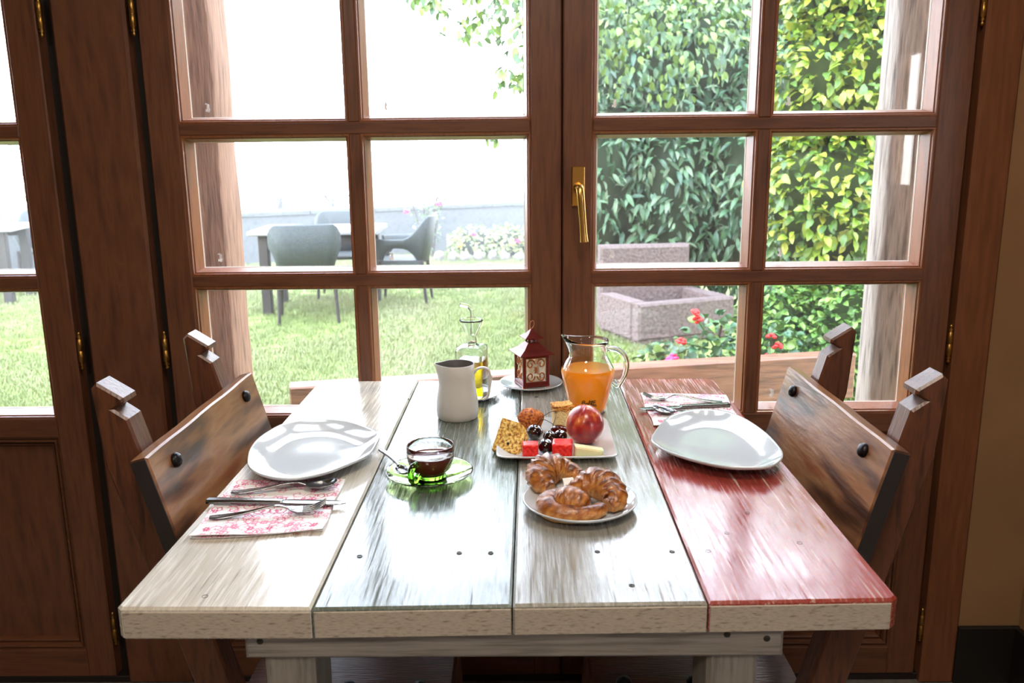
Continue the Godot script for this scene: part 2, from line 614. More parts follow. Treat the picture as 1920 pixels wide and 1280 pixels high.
func leaf(called: String, x0: float, x1: float, sl: float, sr: float, hinge_x: float):
	var d := shell(called, Vector3((x0 + x1) / 2, 0, 0))
	var top := 2.12
	for r in [[x0, x0 + sl], [x1 - sr, x1]]:
		var g := Geo.new()
		g.box(Vector3(r[0], 0.02, -0.06), Vector3(r[1], top, 0.0), 0.003)
		part(d, "stile", g, M.oak_y)
	var xa := x0 + sl
	var xb := x1 - sr
	var hw := 0.01275
	var mid := (xa + xb) / 2
	for r in [[0.02, 0.094], [0.653, 0.700], [2.03, top]]:
		var g := Geo.new()
		g.box(Vector3(xa, r[0], -0.06), Vector3(xb, r[1], -0.0005), 0.002)
		part(d, "rail", g, M.oak_x)
	var rows := [[0.700, 1.022 - hw], [1.022 + hw, 1.357 - hw], [1.357 + hw, 1.692 - hw], [1.692 + hw, 2.03]]
	for y in [1.022, 1.357, 1.692]:
		var g := Geo.new()
		g.box(Vector3(xa, y - hw, -0.058), Vector3(xb, y + hw, -0.001), 0.002)
		part(d, "muntin", g, M.oak_x)
	for r in rows:
		var g := Geo.new()
		g.box(Vector3(mid - hw, r[0], -0.058), Vector3(mid + hw, r[1], -0.0015), 0.002)
		part(d, "muntin", g, M.oak_y)
		for c in [[xa, mid - hw], [mid + hw, xb]]:
			g = Geo.new()
			frame_loop(g, c[0], c[1], r[0], r[1], [Vector2(0, -0.003), Vector2(0.0035, -0.003), Vector2(0.005, -0.0075), Vector2(0.0075, -0.0085), Vector2(0.0135, -0.046), Vector2(0.0135, -0.055), Vector2(0, -0.055)])
			part(d, "glazing_bead", g, M.oak_bead)
			g = Geo.new()
			frame_loop(g, c[0] + 0.0125, c[1] - 0.0125, r[0] + 0.0125, r[1] - 0.0125, [Vector2(0, -0.0455), Vector2(0.0022, -0.0475), Vector2(0.0022, -0.0485), Vector2(0, -0.0485)])
			part(d, "putty_line", g, M.putty)
			g = Geo.new()
			g.box(Vector3(c[0] + 0.006, r[0] + 0.006, -0.0525), Vector3(c[1] - 0.006, r[1] - 0.006, -0.0485), 0.0)
			var p := part(d, "pane", g, M.pane)
			# the small white mark that the glazier left in the corner of each pane
			g = Geo.new()
			var mx: float = c[0] + 0.047
			var my: float = r[0] + 0.026
			for q in [[0.000, 0.018, 0.0016, 0.0016], [0.004, 0.010, 0.0024, 0.009], [0.0065, 0.013, 0.0012, 0.005], [0.000, 0.004, 0.0016, 0.003], [0.0055, 0.002, 0.0022, 0.0024], [0.0075, 0.006, 0.001, 0.003]]:
				g.prism(PackedVector2Array([Vector2(-q[2], -q[3]), Vector2(q[2] * 0.7, -q[3] * 0.8), Vector2(q[2], q[3] * 0.7), Vector2(-q[2] * 0.6, q[3])]), Transform3D(Basis(), Vector3(mx + q[0], my + q[1], -0.0481)), 0.0004)
			part(p, "glass_stamp", g, M.stamp, "small white maker's mark")
	# the panel below the glass
	var g := Geo.new()
	frame_loop(g, xa, xb, 0.094, 0.653, [Vector2(0, -0.004), Vector2(0.003, -0.004), Vector2(0.0035, -0.012), Vector2(0.006, -0.012), Vector2(0.0075, -0.003), Vector2(0.012, -0.004), Vector2(0.015, -0.010), Vector2(0.0155, -0.019), Vector2(0.018, -0.019), Vector2(0.0195, -0.012), Vector2(0.0235, -0.015), Vector2(0.026, -0.022), Vector2(0.0265, -0.028), Vector2(0.0275, -0.04), Vector2(0, -0.045)])
	part(d, "panel_moulding", g, M.oak_x)
	g = Geo.new()
	g.box(Vector3(xa + 0.02, 0.114, -0.045), Vector3(xb - 0.02, 0.633, -0.026), 0.0)
	part(d, "panel", g, M.oak_panel)
	for y in [0.155, 0.864, 1.597]:
		hinge(d, hinge_x, y)
	return d

func doors():
	leaf("door_1", -1.936, -1.0314, 0.068, 0.068, -1.020)
	leaf("door_2", -0.8142, 0.0900, 0.0676, 0.0677, -0.8225)
	var d = leaf("door_3", 0.0932, 0.9718, 0.0655, 0.0686, 0.9775)
	# the brass handle
	var g := Geo.new()
	g.prism(PackedVector2Array([Vector2(-0.0145, -0.041), Vector2(-0.012, -0.0435), Vector2(0.012, -0.0435), Vector2(0.0145, -0.041), Vector2(0.0145, 0.041), Vector2(0.012, 0.0435), Vector2(-0.012, 0.0435), Vector2(-0.0145, 0.041)]), Transform3D(Basis(), Vector3(0.127, 1.2265, 0.004)), 0.009, 0.002)
	var h := part(d, "door_handle", g, M.brass)
	g = Geo.new()
	g.lathe([Vector2(0, 0), Vector2(0.012, 0.0), Vector2(0.0115, 0.012), Vector2(0.008, 0.018), Vector2(0.008, 0.03), Vector2(0, 0.032)], Vector3(0.127, 1.2235, 0.008), 20, [], Basis(Vector3.RIGHT, PI / 2))
	part(h, "handle_rose", g, M.brass)
	g = Geo.new()
	g.tube(spline([Vector3(0.127, 1.229, 0.034), Vector3(0.128, 1.222, 0.044), Vector3(0.130, 1.205, 0.048), Vector3(0.133, 1.17, 0.047), Vector3(0.136, 1.135, 0.046), Vector3(0.138, 1.108, 0.046)], 5), [0.007, 0.0075, 0.008, 0.008, 0.0082, 0.0084, 0.0084, 0.0084, 0.0084, 0.0084, 0.0084, 0.0083, 0.0082, 0.0081, 0.008, 0.008, 0.0079, 0.0078, 0.0078, 0.0078, 0.0079, 0.008, 0.0082, 0.0086, 0.009, 0.0092], 14, 0.7, Vector3.BACK)
	part(h, "handle_lever", g, M.brass)
	# the post between the doors, the casing on the right, the one on the left, and the rebates behind the gaps
	for r in [["trim_1", -1.0001, -0.8393, -0.06, 0.001], ["trim_2", 0.9835, 1.0665, -0.06, 0.012], ["trim_3", -2.06, -1.94, -0.06, 0.012]]:
		g = Geo.new()
		g.box(Vector3(r[1], 0.0, r[3]), Vector3(r[2], 2.16, r[4]), 0.006)
		struct(r[0], g, M.oak_panel if r[0] == "trim_1" else M.oak_trim)
	g = Geo.new()
	for r in [[-1.04, -0.995], [-0.845, -0.81], [0.085, 0.098], [0.965, 0.99]]:
		g.box(Vector3(r[0], 0.0, -0.075), Vector3(r[1], 2.14, -0.035), 0.0)
	struct("trim_4", g, M.gap)
	g = Geo.new()
	g.box(Vector3(-2.06, 2.125, -0.08), Vector3(1.066, 2.16, 0.006), 0.003)
	struct("trim_5", g, M.oak_x)
	g = Geo.new()
	g.box(Vector3(-1.94, 0.0, -0.1), Vector3(0.9835, 0.018, -0.004), 0.002)
	struct("trim_6", g, M.gap)

# ---------------------------------------------------------------- the table and its two chairs
func slab(g: Geo, c: Array, y0: float, y1: float, bev := 0.004):
	var poly := PackedVector2Array()
	for p in c:
		poly.append(Vector2(p.x, -p.y))
	g.prism(poly, Transform3D(Basis(Vector3.RIGHT, -PI / 2), Vector3(0, (y0 + y1) / 2, 0)), y1 - y0, bev)

func table():
	var t := thing("dining_table", "wooden dining table of four wide planks, three whitewashed and one painted red, set for breakfast", "table", Vector3(-0.016, 0, 0.52))
	var xf := [-0.47, -0.2435, -0.0135, 0.2117, 0.433]
	var xb := [-0.467, -0.239, -0.002, 0.2187, 0.436]
	var zf := [1.0265, 1.0285, 1.0235, 1.0195, 1.0145]
	var hue := ["whitewashed plank, cream at its outer corner", "whitewashed plank of a greenish grey", "whitewashed plank of a warm grey", "plank painted brick red, worn"]
	for i in 4:
		var g := Geo.new()
		var a: float = 0.0008 if i > 0 else 0.0
		var b: float = 0.0008 if i < 3 else 0.0
		var poly := [Vector2(xf[i] + a, zf[i]), Vector2(xf[i + 1] - b, zf[i + 1]), Vector2(xb[i + 1] - b, 0.022), Vector2(xb[i] + a, 0.022)]
		if i == 0:
			poly = [Vector2(xf[0] + 0.006, zf[0]), Vector2(xf[1] - b, zf[1]), Vector2(xb[1] - b, 0.022), Vector2(xb[0] + 0.01, 0.022), Vector2(xb[0], 0.032), Vector2(xf[0], zf[0] - 0.006)]
		if i == 3:
			poly = [Vector2(xf[3] + a, zf[3]), Vector2(xf[4] - 0.008, zf[4]), Vector2(xf[4], zf[4] - 0.008), Vector2(xb[4], 0.04), Vector2(xb[4] - 0.018, 0.022), Vector2(xb[3] + a, 0.022)]
		slab(g, poly, TT - 0.041 + i * 0.0003, TT - [0.0, 0.0006, 0.0002, 0.0][i], 0.003)
		var p := part(t, "plank", g, M.plank[i], hue[i])
		# the bare sawn end that faces the room
		g = Geo.new()
		g.boxat(Vector3((poly[0].x + xf[i + 1]) / 2 - (0.004 if i == 3 else 0.0), TT - 0.0215, (zf[i] + zf[i + 1]) / 2 + 0.0002), Vector3((xf[i + 1] - poly[0].x) / 2 - 0.0015 - (0.004 if i == 3 else 0.0), 0.0165, 0.0012), Basis(Vector3.UP, -atan2(zf[i + 1] - zf[i], xf[i + 1] - xf[i])), 0.0008)
		part(p, "sawn_end", g, M.cut_end, "bare sawn end grain")
	for s in [[-0.3479, 0.1682], [-0.2441, 0.171], [-0.3908, 0.284], [-0.3452, 0.2996], [-0.3756, 1.001], [-0.2118, 0.8997], [-0.0836, 0.892], [-0.0425, 0.8925], [0.0959, 0.8911], [0.1923, 0.8922], [0.129, 0.9802], [0.2761, 0.838], [0.3204, 0.7721], [0.2389, 0.8912], [0.364, 0.869], [0.03, 0.165], [-0.16, 0.24], [-0.1, 0.166]]:
		var g := Geo.new()
		g.lathe([Vector2(0.0, TT - 0.004), Vector2(0.0036, TT - 0.004), Vector2(0.0036, TT + 0.0004), Vector2(0.0026, TT - 0.0002), Vector2(0.0, TT - 0.0001)], Vector3(s[0], 0, s[1]), 12, [1, 2])
		part(t, "screw", g, M.screw)
	for r in [[0.985, 1.001, -0.334, 0.3075], [0.045, 0.061, -0.334, 0.3075]]:
		var g := Geo.new()
		g.box(Vector3(r[2], 0.709, r[0]), Vector3(r[3], 0.7515, r[1]), 0.004)
		part(t, "apron", g, M.apron)
	for x in [-0.334, 0.2915]:
		var g := Geo.new()
		g.box(Vector3(x, 0.709, 0.061), Vector3(x + 0.016, 0.7515, 0.985), 0.003)
		part(t, "apron", g, M.apron)
	for x in [-0.3174, 0.2219]:
		for z in [[0.90, 0.984], [0.062, 0.146]]:
			var g := Geo.new()
			g.box(Vector3(x, 0.0, z[0]), Vector3(x + 0.0612, 0.751, z[1]), 0.005)
			part(t, "leg", g, M.table_leg)
	for s in [[0.24, 0.7395], [0.287, 0.734], [-0.315, 0.733]]:
		var g := Geo.new()
		g.lathe([Vector2(0, 0), Vector2(0.0045, 0.0), Vector2(0.004, 0.0015), Vector2(0, 0.0012)], Vector3(s[0], s[1], 1.0), 12, [1], Basis(Vector3.RIGHT, PI / 2))
		part(t, "screw", g, M.screw)

func chair(label: String, at: Vector3, turn: float):
	# local axes: the sitter faces +x, z runs across; x = 0 under the top edge of the back board
	var t := thing("dining_chair", label, "chair", Vector3.ZERO, "rustic chairs at the breakfast table")
	var lean := 0.27
	for s in [-1, 1]:
		var g := Geo.new()
		var poly := PackedVector2Array([Vector2(-0.092, 0.975), Vector2(-0.083, 0.984), Vector2(-0.047, 0.961), Vector2(-0.046, 0.954), Vector2(-0.062, 0.944), Vector2(-0.042, 0.930), Vector2(-0.030, 0.886), Vector2(0.086, 0.455), Vector2(0.21, 0.0), Vector2(0.15, 0.0), Vector2(0.028, 0.455), Vector2(-0.083, 0.86)])
		g.prism(poly, Transform3D(Basis(), Vector3(0, 0, s * 0.171)), 0.046, 0.0035)
		part(t, "back_post", g, M.chair_y)
		g = Geo.new()
		g.prism(PackedVector2Array([Vector2(0.33, 0.41), Vector2(0.385, 0.41), Vector2(0.42, 0.0), Vector2(0.365, 0.0)]), Transform3D(Basis(), Vector3(0, 0, s * 0.18)), 0.04, 0.003)
		part(t, "front_leg", g, M.chair_y)
	# the back board, a thick plank with a waney edge, bolted to the posts
	var g := Geo.new()
	var poly := PackedVector2Array()
	for k in 19:
		var z := -0.24 + 0.48 * k / 18.0
		poly.append(Vector2(z, 0.889 + 0.0006 * sin(k * 0.9)))
	poly.append_array([Vector2(0.242, 0.66), Vector2(-0.242, 0.66)])
	for i in poly.size():
		poly[i].y -= 0.889
	var bx := Vector3(0, 0, 1)
	var by := Vector3(-lean, 1, 0).normalized()
	var b := Basis(bx, by, bx.cross(by))
	var out := b.z * signf(b.z.x)
	g.prism(poly, Transform3D(b, Vector3(0, 0.889, 0) - out * 0.0135), 0.027, 0.003)
	var board := part(t, "backrest", g, M.chair_z)
	for s in [-1, 1]:   # thin dark caps: the shade on the board ends, put in as colour
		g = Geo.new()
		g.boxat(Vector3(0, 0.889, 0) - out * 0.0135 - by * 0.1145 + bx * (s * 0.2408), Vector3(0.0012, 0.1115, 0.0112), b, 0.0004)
		part(board, "board_end_shade", g, M.chair_end_shade, "dark end cap with the shade painted into its colour")
	for q in [[-0.165, 0.03], [0.168, 0.032], [-0.165, 0.165], [0.168, 0.165]]:
		g = Geo.new()
		g.lathe([Vector2(0, 0), Vector2(0.0105, 0), Vector2(0.0115, 0.003), Vector2(0.009, 0.008), Vector2(0.0045, 0.0105), Vector2(0, 0.011)], Vector3(0, 0.889, 0) - by * q[1] + bx * q[0], 16, [], Basis(Quaternion(Vector3.UP, out)))
		part(t, "bolt", g, M.iron)
	g = Geo.new()
	g.prism(PackedVector2Array([Vector2(0.07, 0.41), Vector2(0.405, 0.41), Vector2(0.405, 0.45), Vector2(0.07, 0.45)]), Transform3D(), 0.44, 0.006)
	part(t, "seat", g, M.chair_x)
	for q in [[0.24, 0.13], [0.355, 0.13], [0.24, -0.13], [0.355, -0.13]]:
		g = Geo.new()
		g.lathe([Vector2(0, 0), Vector2(0.0125, 0), Vector2(0.013, 0.003), Vector2(0.009, 0.009), Vector2(0, 0.012)], Vector3(q[0], 0.4495, q[1]), 16)
		part(t, "bolt", g, M.iron)
	g = Geo.new()
	g.box(Vector3(0.16, 0.17, -0.16), Vector3(0.2, 0.22, 0.16), 0.003)
	part(t, "stretcher", g, M.chair_z)
	t.position = at
	t.rotation.y = turn

func chairs():
	chair("rustic dark wooden chair at the whitewashed side of the table", Vector3(-0.526, 0, 0.55), 0.0)
	chair("rustic dark wooden chair at the red-painted side of the table", Vector3(0.5175, 0, 0.538), PI)

# ---------------------------------------------------------------- plates, napkins and cutlery
func outline_plate(called: String, label: String, pts: Array, cat := "plate", grp := ""):
	# an organic, three-sided dinner plate: pts is its rim seen from above
	var p3 := []
	for p in pts:
		p3.append(Vector3(p.x, 0, p.y - 0.006))
	var rim := spline(p3, 5, true)
	var c := Vector3.ZERO
	for p in rim:
		c += p / rim.size()
	var rings := []
	for q in [[0.52, 0.0], [0.56, 0.0], [0.62, 0.003], [0.84, 0.011], [0.985, 0.0195], [1.0, 0.0225], [0.99, 0.0245], [0.965, 0.0225], [0.80, 0.0105], [0.68, 0.0065], [0.62, 0.0058], [0.3, 0.0055], [0.02, 0.0055]]:
		var r := PackedVector3Array()
		for p in rim:
			r.append(c + (p - c) * q[0] + Vector3(0, TT + q[1], 0))
		rings.append(r)
	var g := Geo.new()
	g.loft(rings, true, true, [1])
	solo(called, g, M.china, label, cat, Vector3(c.x, TT, c.z), grp)

func damask() -> ImageTexture:
	# pink flowers and scrolls printed on white paper
	var n := 512
	var im := Image.create(n, n, false, Image.FORMAT_RGB8)
	im.fill(Color(0.93, 0.92, 0.92))
	var r := RandomNumberGenerator.new()
	r.seed = 5
	var dab := func(x: float, y: float, rad: float, c: Color):
		for w in 2:
			var px := x if w == 0 else n - 1 - x
			for i in range(int(px - rad), int(px + rad) + 1):
				for j in range(int(y - rad), int(y + rad) + 1):
					if Vector2(i - px, j - y).length() <= rad:
						im.set_pixel(posmod(i, n), posmod(j, n), c)
	var tones := [Color(0.86, 0.50, 0.60), Color(0.90, 0.62, 0.70), Color(0.80, 0.38, 0.50)]
	for k in 80:
		var x := r.randf() * n / 2
		var y := r.randf() * n
		var c: Color = tones[r.randi() % 3]
		if k % 3 == 0:   # a blossom
			for a in 6:
				for s in 4:
					dab.call(x + cos(TAU * a / 6) * (6 + s * 2.5), y + sin(TAU * a / 6) * (6 + s * 2.5), 5.5 - s * 0.9, c)
			dab.call(x, y, 4.0, Color(0.93, 0.85, 0.86))
		else:            # a scroll
			var a0 := r.randf() * TAU
			var turn := 1.0 if r.randf() > 0.5 else -1.0
			for s in 60:
				var rad := 4.0 + s * 0.45
				var a := a0 + turn * s * 0.12
				dab.call(x + cos(a) * rad, y + sin(a) * rad, 2.6 if s < 50 else 1.8, c)
				if s % 12 == 6:
					for l in 5:
						dab.call(x + cos(a) * (rad + l * 2.4), y + sin(a) * (rad + l * 2.4), 3.6 - l * 0.5, c.lerp(Color(0.93, 0.85, 0.86), 0.25))
	return ImageTexture.create_from_image(im)

func napkin(label: String, c: Array, lift: float):
	# a folded paper napkin; c = its corners near-left, near-right, far-right, far-left
	var ctr := Vector3.ZERO
	for p in c:
		ctr += Vector3(p.x, TT, p.y) / 4.0
	var t := thing("paper_napkin", label, "napkin", ctr, "folded paper napkins")
	var m := plain(Color.WHITE, 0.9)
	m.albedo_texture = damask() if not M.has("damask") else M.damask
	M.damask = m.albedo_texture
	for layer in 2:
		var g := Geo.new()
		var n := 12
		var grid := func(u: float, v: float, up: float) -> Vector3:
			var p: Vector2 = c[0].lerp(c[1], u).lerp(c[3].lerp(c[2], u), v)
			p += (c[1] - c[0]).normalized() * (0.0015 * sin(v * 9.0)) + (c[0] - c[3]).normalized() * (0.004 * sin(u * 5.0) * pow(1.0 - v, 4.0) - (0.004 if layer == 0 else 0.0) * (1.0 - v))
			var h := 0.0006 + layer * 0.0016 + lift * layer * (pow(1.0 - v, 6.0) * (0.6 + 0.4 * sin(u * 6.0 + 0.5))) + 0.0004 * sin(u * 4.0 + v * 7.0)
			return Vector3(p.x, TT + h + up, p.y)
		var tr := PackedVector3Array()
		var uv := PackedVector2Array()
		for i in n:
			for j in n:
				var u0 := float(i) / n
				var u1 := float(i + 1) / n
				var v0 := float(j) / n
				var v1 := float(j + 1) / n
				for up in [0.0009, 0.0]:
					var q := [[u0, v0], [u1, v0], [u1, v1], [u0, v0], [u1, v1], [u0, v1]]
					if up == 0.0:
						q = [q[0], q[2], q[1], q[3], q[5], q[4]]
					for w in [0, 2, 1, 3, 5, 4]:
						tr.append(grid.call(q[w][0], q[w][1], up))
						uv.append(Vector2(q[w][0], 1.0 - q[w][1]) * 1.0)
		for k in n:   # its four edges
			var a := float(k) / n
			var b := float(k + 1) / n
			for e in [[a, 0.0, b, 0.0], [1.0, a, 1.0, b], [b, 1.0, a, 1.0], [0.0, b, 0.0, a]]:
				var p0: Vector3 = grid.call(e[0], e[1], 0.0)
				var p1: Vector3 = grid.call(e[2], e[3], 0.0)
				var p2: Vector3 = grid.call(e[2], e[3], 0.0009)
				var p3: Vector3 = grid.call(e[0], e[1], 0.0009)
				tr.append_array([p0, p2, p1, p0, p3, p2])
				for w in 6:
					uv.append(Vector2(0.01, 0.01))
		g.tris(tr, -1, false, PackedColorArray(), uv)
		part(t, "fold", g, m)
	return t

func strip(g: Geo, pts: Array, half: Array, dish: Array, thick: float, side: Vector3, across := 6):
	# a metal strip along pts (world), with half widths, hollowed by dish
	var path := spline(pts, 8)
	var rings := []
	for i in path.size():
		var f := float(i) / (path.size() - 1)
		var w := lerps(half, f)
		var d := lerps(dish, f)
		var r := PackedVector3Array()
		for k in across + 1:
			var u := -1.0 + 2.0 * k / across
			r.append(path[i] + side * u * w + Vector3(0, thick / 2 - d * (1.0 - u * u), 0))
		for k in across + 1:
			var u := 1.0 - 2.0 * k / across
			r.append(path[i] + side * u * w + Vector3(0, -thick / 2 - d * (1.0 - u * u), 0))
		rings.append(r)
	g.loft(rings)

func cutlery(kind: String, label: String, a: Vector2, b: Vector2, y: float, grp: String, from := 0.0):
	# lies with the end of its handle at a and its business end at b
	var d := Vector3(b.x - a.x, 0, b.y - a.y)
	var l := d.length()
	var f := d / l
	var side := Vector3(-f.z, 0, f.x)
	var o := Vector3(a.x, y, a.y)
	var at := func(s: float, h: float) -> Vector3: return o + f * (l * s) + Vector3(0, h, 0)
	var t := thing(kind, label, kind, Vector3((a.x + b.x) / 2, y, (a.y + b.y) / 2), grp)
	var g := Geo.new()
	if kind == "knife":
		strip(g, [at.call(0.0, 0.004), at.call(0.02, 0.0042), at.call(0.3, 0.0042), at.call(0.5, 0.004), at.call(0.54, 0.0035)], [0.0052, 0.0062, 0.006, 0.0055, 0.005, 0.0048], [0, 0], 0.0058, side, 4)
		part(t, "handle", g, M.steel)
		g = Geo.new()
		strip(g, [at.call(0.535, 0.0035), at.call(0.6, 0.0032), at.call(0.8, 0.003), at.call(0.93, 0.003), at.call(1.0, 0.003)], [0.005, 0.0082, 0.0088, 0.0088, 0.007, 0.001], [0, 0], 0.0013, side, 4)
		part(t, "blade", g, M.steel)
	elif kind == "spoon":
		strip(g, [at.call(0.0, 0.003), at.call(0.12, 0.0028), at.call(0.3, 0.006), at.call(0.5, 0.0118), at.call(0.62, 0.0125), at.call(0.7, 0.0085)], [0.004, 0.0068, 0.006, 0.0042, 0.003, 0.0025, 0.0024, 0.0028], [0, 0], 0.002, side, 4)
		part(t, "handle", g, M.steel)
		g = Geo.new()
		strip(g, [at.call(0.69, 0.009), at.call(0.74, 0.0088), at.call(0.85, 0.0095), at.call(0.95, 0.0112), at.call(1.0, 0.012)], [0.0026, 0.009, 0.0148, 0.0175, 0.0175, 0.0145, 0.002], [0.0, 0.0045, 0.0075, 0.008, 0.0068, 0.004, 0.0], 0.0012, side, 10)
		part(t, "bowl", g, M.steel)
	else:
		strip(g, [at.call(0.0, 0.003), at.call(0.12, 0.0028), at.call(0.3, 0.006), at.call(0.5, 0.0118), at.call(0.6, 0.0125), at.call(0.68, 0.008)], [0.004, 0.0068, 0.006, 0.0042, 0.003, 0.0025, 0.0024, 0.003], [0, 0], 0.002, side, 4)
		part(t, "handle", g, M.steel)
		g = Geo.new()
		strip(g, [at.call(0.66, 0.0092), at.call(0.72, 0.0058), at.call(0.80, 0.0042)], [0.003, 0.0085, 0.0115, 0.0118], [0.0, 0.001, 0.0015, 0.001], 0.0016, side, 6)
		part(t, "neck", g, M.steel)
		for k in 4:
			g = Geo.new()
			var u := (k - 1.5) * 0.0064
			strip(g, [at.call(0.79, 0.0042) + side * u, at.call(0.88, 0.006) + side * u, at.call(0.95, 0.0105) + side * u * 0.97, at.call(1.0, 0.0145) + side * u * 0.95], [0.0021, 0.002, 0.0017, 0.0006], [0, 0], 0.0018, side, 2)
			part(t, "tine", g, M.steel)
	return t

func settings():
	outline_plate("dinner_plate", "white three-sided dinner plate on the whitewashed plank at the table's edge", [Vector2(-0.4481, 0.6109), Vector2(-0.4620, 0.5479), Vector2(-0.4624, 0.4881), Vector2(-0.4456, 0.4238), Vector2(-0.4158, 0.3951), Vector2(-0.3754, 0.386), Vector2(-0.3224, 0.4039), Vector2(-0.2646, 0.4593), Vector2(-0.2513, 0.4956), Vector2(-0.2495, 0.5439), Vector2(-0.2559, 0.5917), Vector2(-0.2844, 0.6409), Vector2(-0.3144, 0.6755), Vector2(-0.3586, 0.695), Vector2(-0.3989, 0.6809), Vector2(-0.4307, 0.6502)], "plate", "three-sided dinner plates")
	outline_plate("dinner_plate", "white three-sided dinner plate on the red plank, covering one end of a napkin", [Vector2(0.2238, 0.5059), Vector2(0.2709, 0.3948), Vector2(0.3265, 0.3479), Vector2(0.3773, 0.3527), Vector2(0.4087, 0.3998), Vector2(0.4265, 0.4868), Vector2(0.4279, 0.5713), Vector2(0.4207, 0.61), Vector2(0.4033, 0.6393), Vector2(0.3785, 0.6579), Vector2(0.3289, 0.6569), Vector2(0.285, 0.6322), Vector2(0.2434, 0.5886), Vector2(0.2248, 0.5482)], "plate", "three-sided dinner plates")
	var n = napkin("white paper napkin printed with pink flowers, on the whitewashed plank under three pieces of cutlery", [Vector2(-0.4517, 0.8504), Vector2(-0.2758, 0.8324), Vector2(-0.2839, 0.6362), Vector2(-0.4606, 0.6401)], 0.005)
	# the little brown arch printed on its near fold
	var g := Geo.new()
	for r in [[0.0052, 200.0, 380.0], [0.0026, 190.0, 350.0]]:
		var pts := PackedVector3Array()
		for k in 9:
			var a := deg_to_rad(lerpf(r[1] - 180, r[2] - 180, k / 8.0))
			pts.append(Vector3(-0.3085 + cos(a) * r[0], TT + 0.0012 + sin(a) * r[0] * 0.5, 0.8372))
		g.tube(pts, 0.0005, 5)
	part(n, "printed_emblem", g, plain(Color(0.5, 0.26, 0.12), 0.8), "small brown printed arch")
	napkin("white paper napkin printed with pink flowers, lying on the red plank partly under a plate", [Vector2(0.2471, 0.3755), Vector2(0.414, 0.356), Vector2(0.4307, 0.1685), Vector2(0.2522, 0.151)], 0.001)
	var y := TT + 0.0045
	cutlery("spoon", "steel spoon on the pink napkin beside the white plank's plate", Vector2(-0.4439, 0.7002), Vector2(-0.2865, 0.678), y, "cutlery on the napkins")
	cutlery("knife", "steel table knife on the napkin between spoon and fork, tip over the white plank", Vector2(-0.4664, 0.7349), Vector2(-0.2598, 0.744), y, "cutlery on the napkins")
	cutlery("fork", "steel fork on the napkin of the white plank, prongs raised towards the table's middle", Vector2(-0.4442, 0.7928), Vector2(-0.284, 0.764), y, "cutlery on the napkins")
	y = TT + 0.003
	cutlery("fork", "steel fork on the red plank's napkin, nearest the window", Vector2(0.409, 0.233), Vector2(0.251, 0.200), y, "cutlery on the napkins")
	cutlery("knife", "steel table knife on the red plank's napkin, its tip over the red paint", Vector2(0.4168, 0.2558), Vector2(0.2316, 0.2774), y, "cutlery on the napkins")
	cutlery("spoon", "steel spoon on the red plank's napkin, its handle hidden beneath the plate", Vector2(0.392, 0.374), Vector2(0.257, 0.290), y, "cutlery on the napkins")

# ---------------------------------------------------------------- what there is to drink
func saucer_profile(r: float, h: float) -> Array:
	return [Vector2(0, 0.0), Vector2(r * 0.5, 0.0), Vector2(r * 0.56, 0.0), Vector2(r * 0.6, 0.002), Vector2(r * 0.97, h - 0.002), Vector2(r, h), Vector2(r * 0.985, h + 0.0012), Vector2(r * 0.95, h), Vector2(r * 0.62, 0.0045), Vector2(r * 0.5, 0.0036), Vector2(0, 0.0036)]

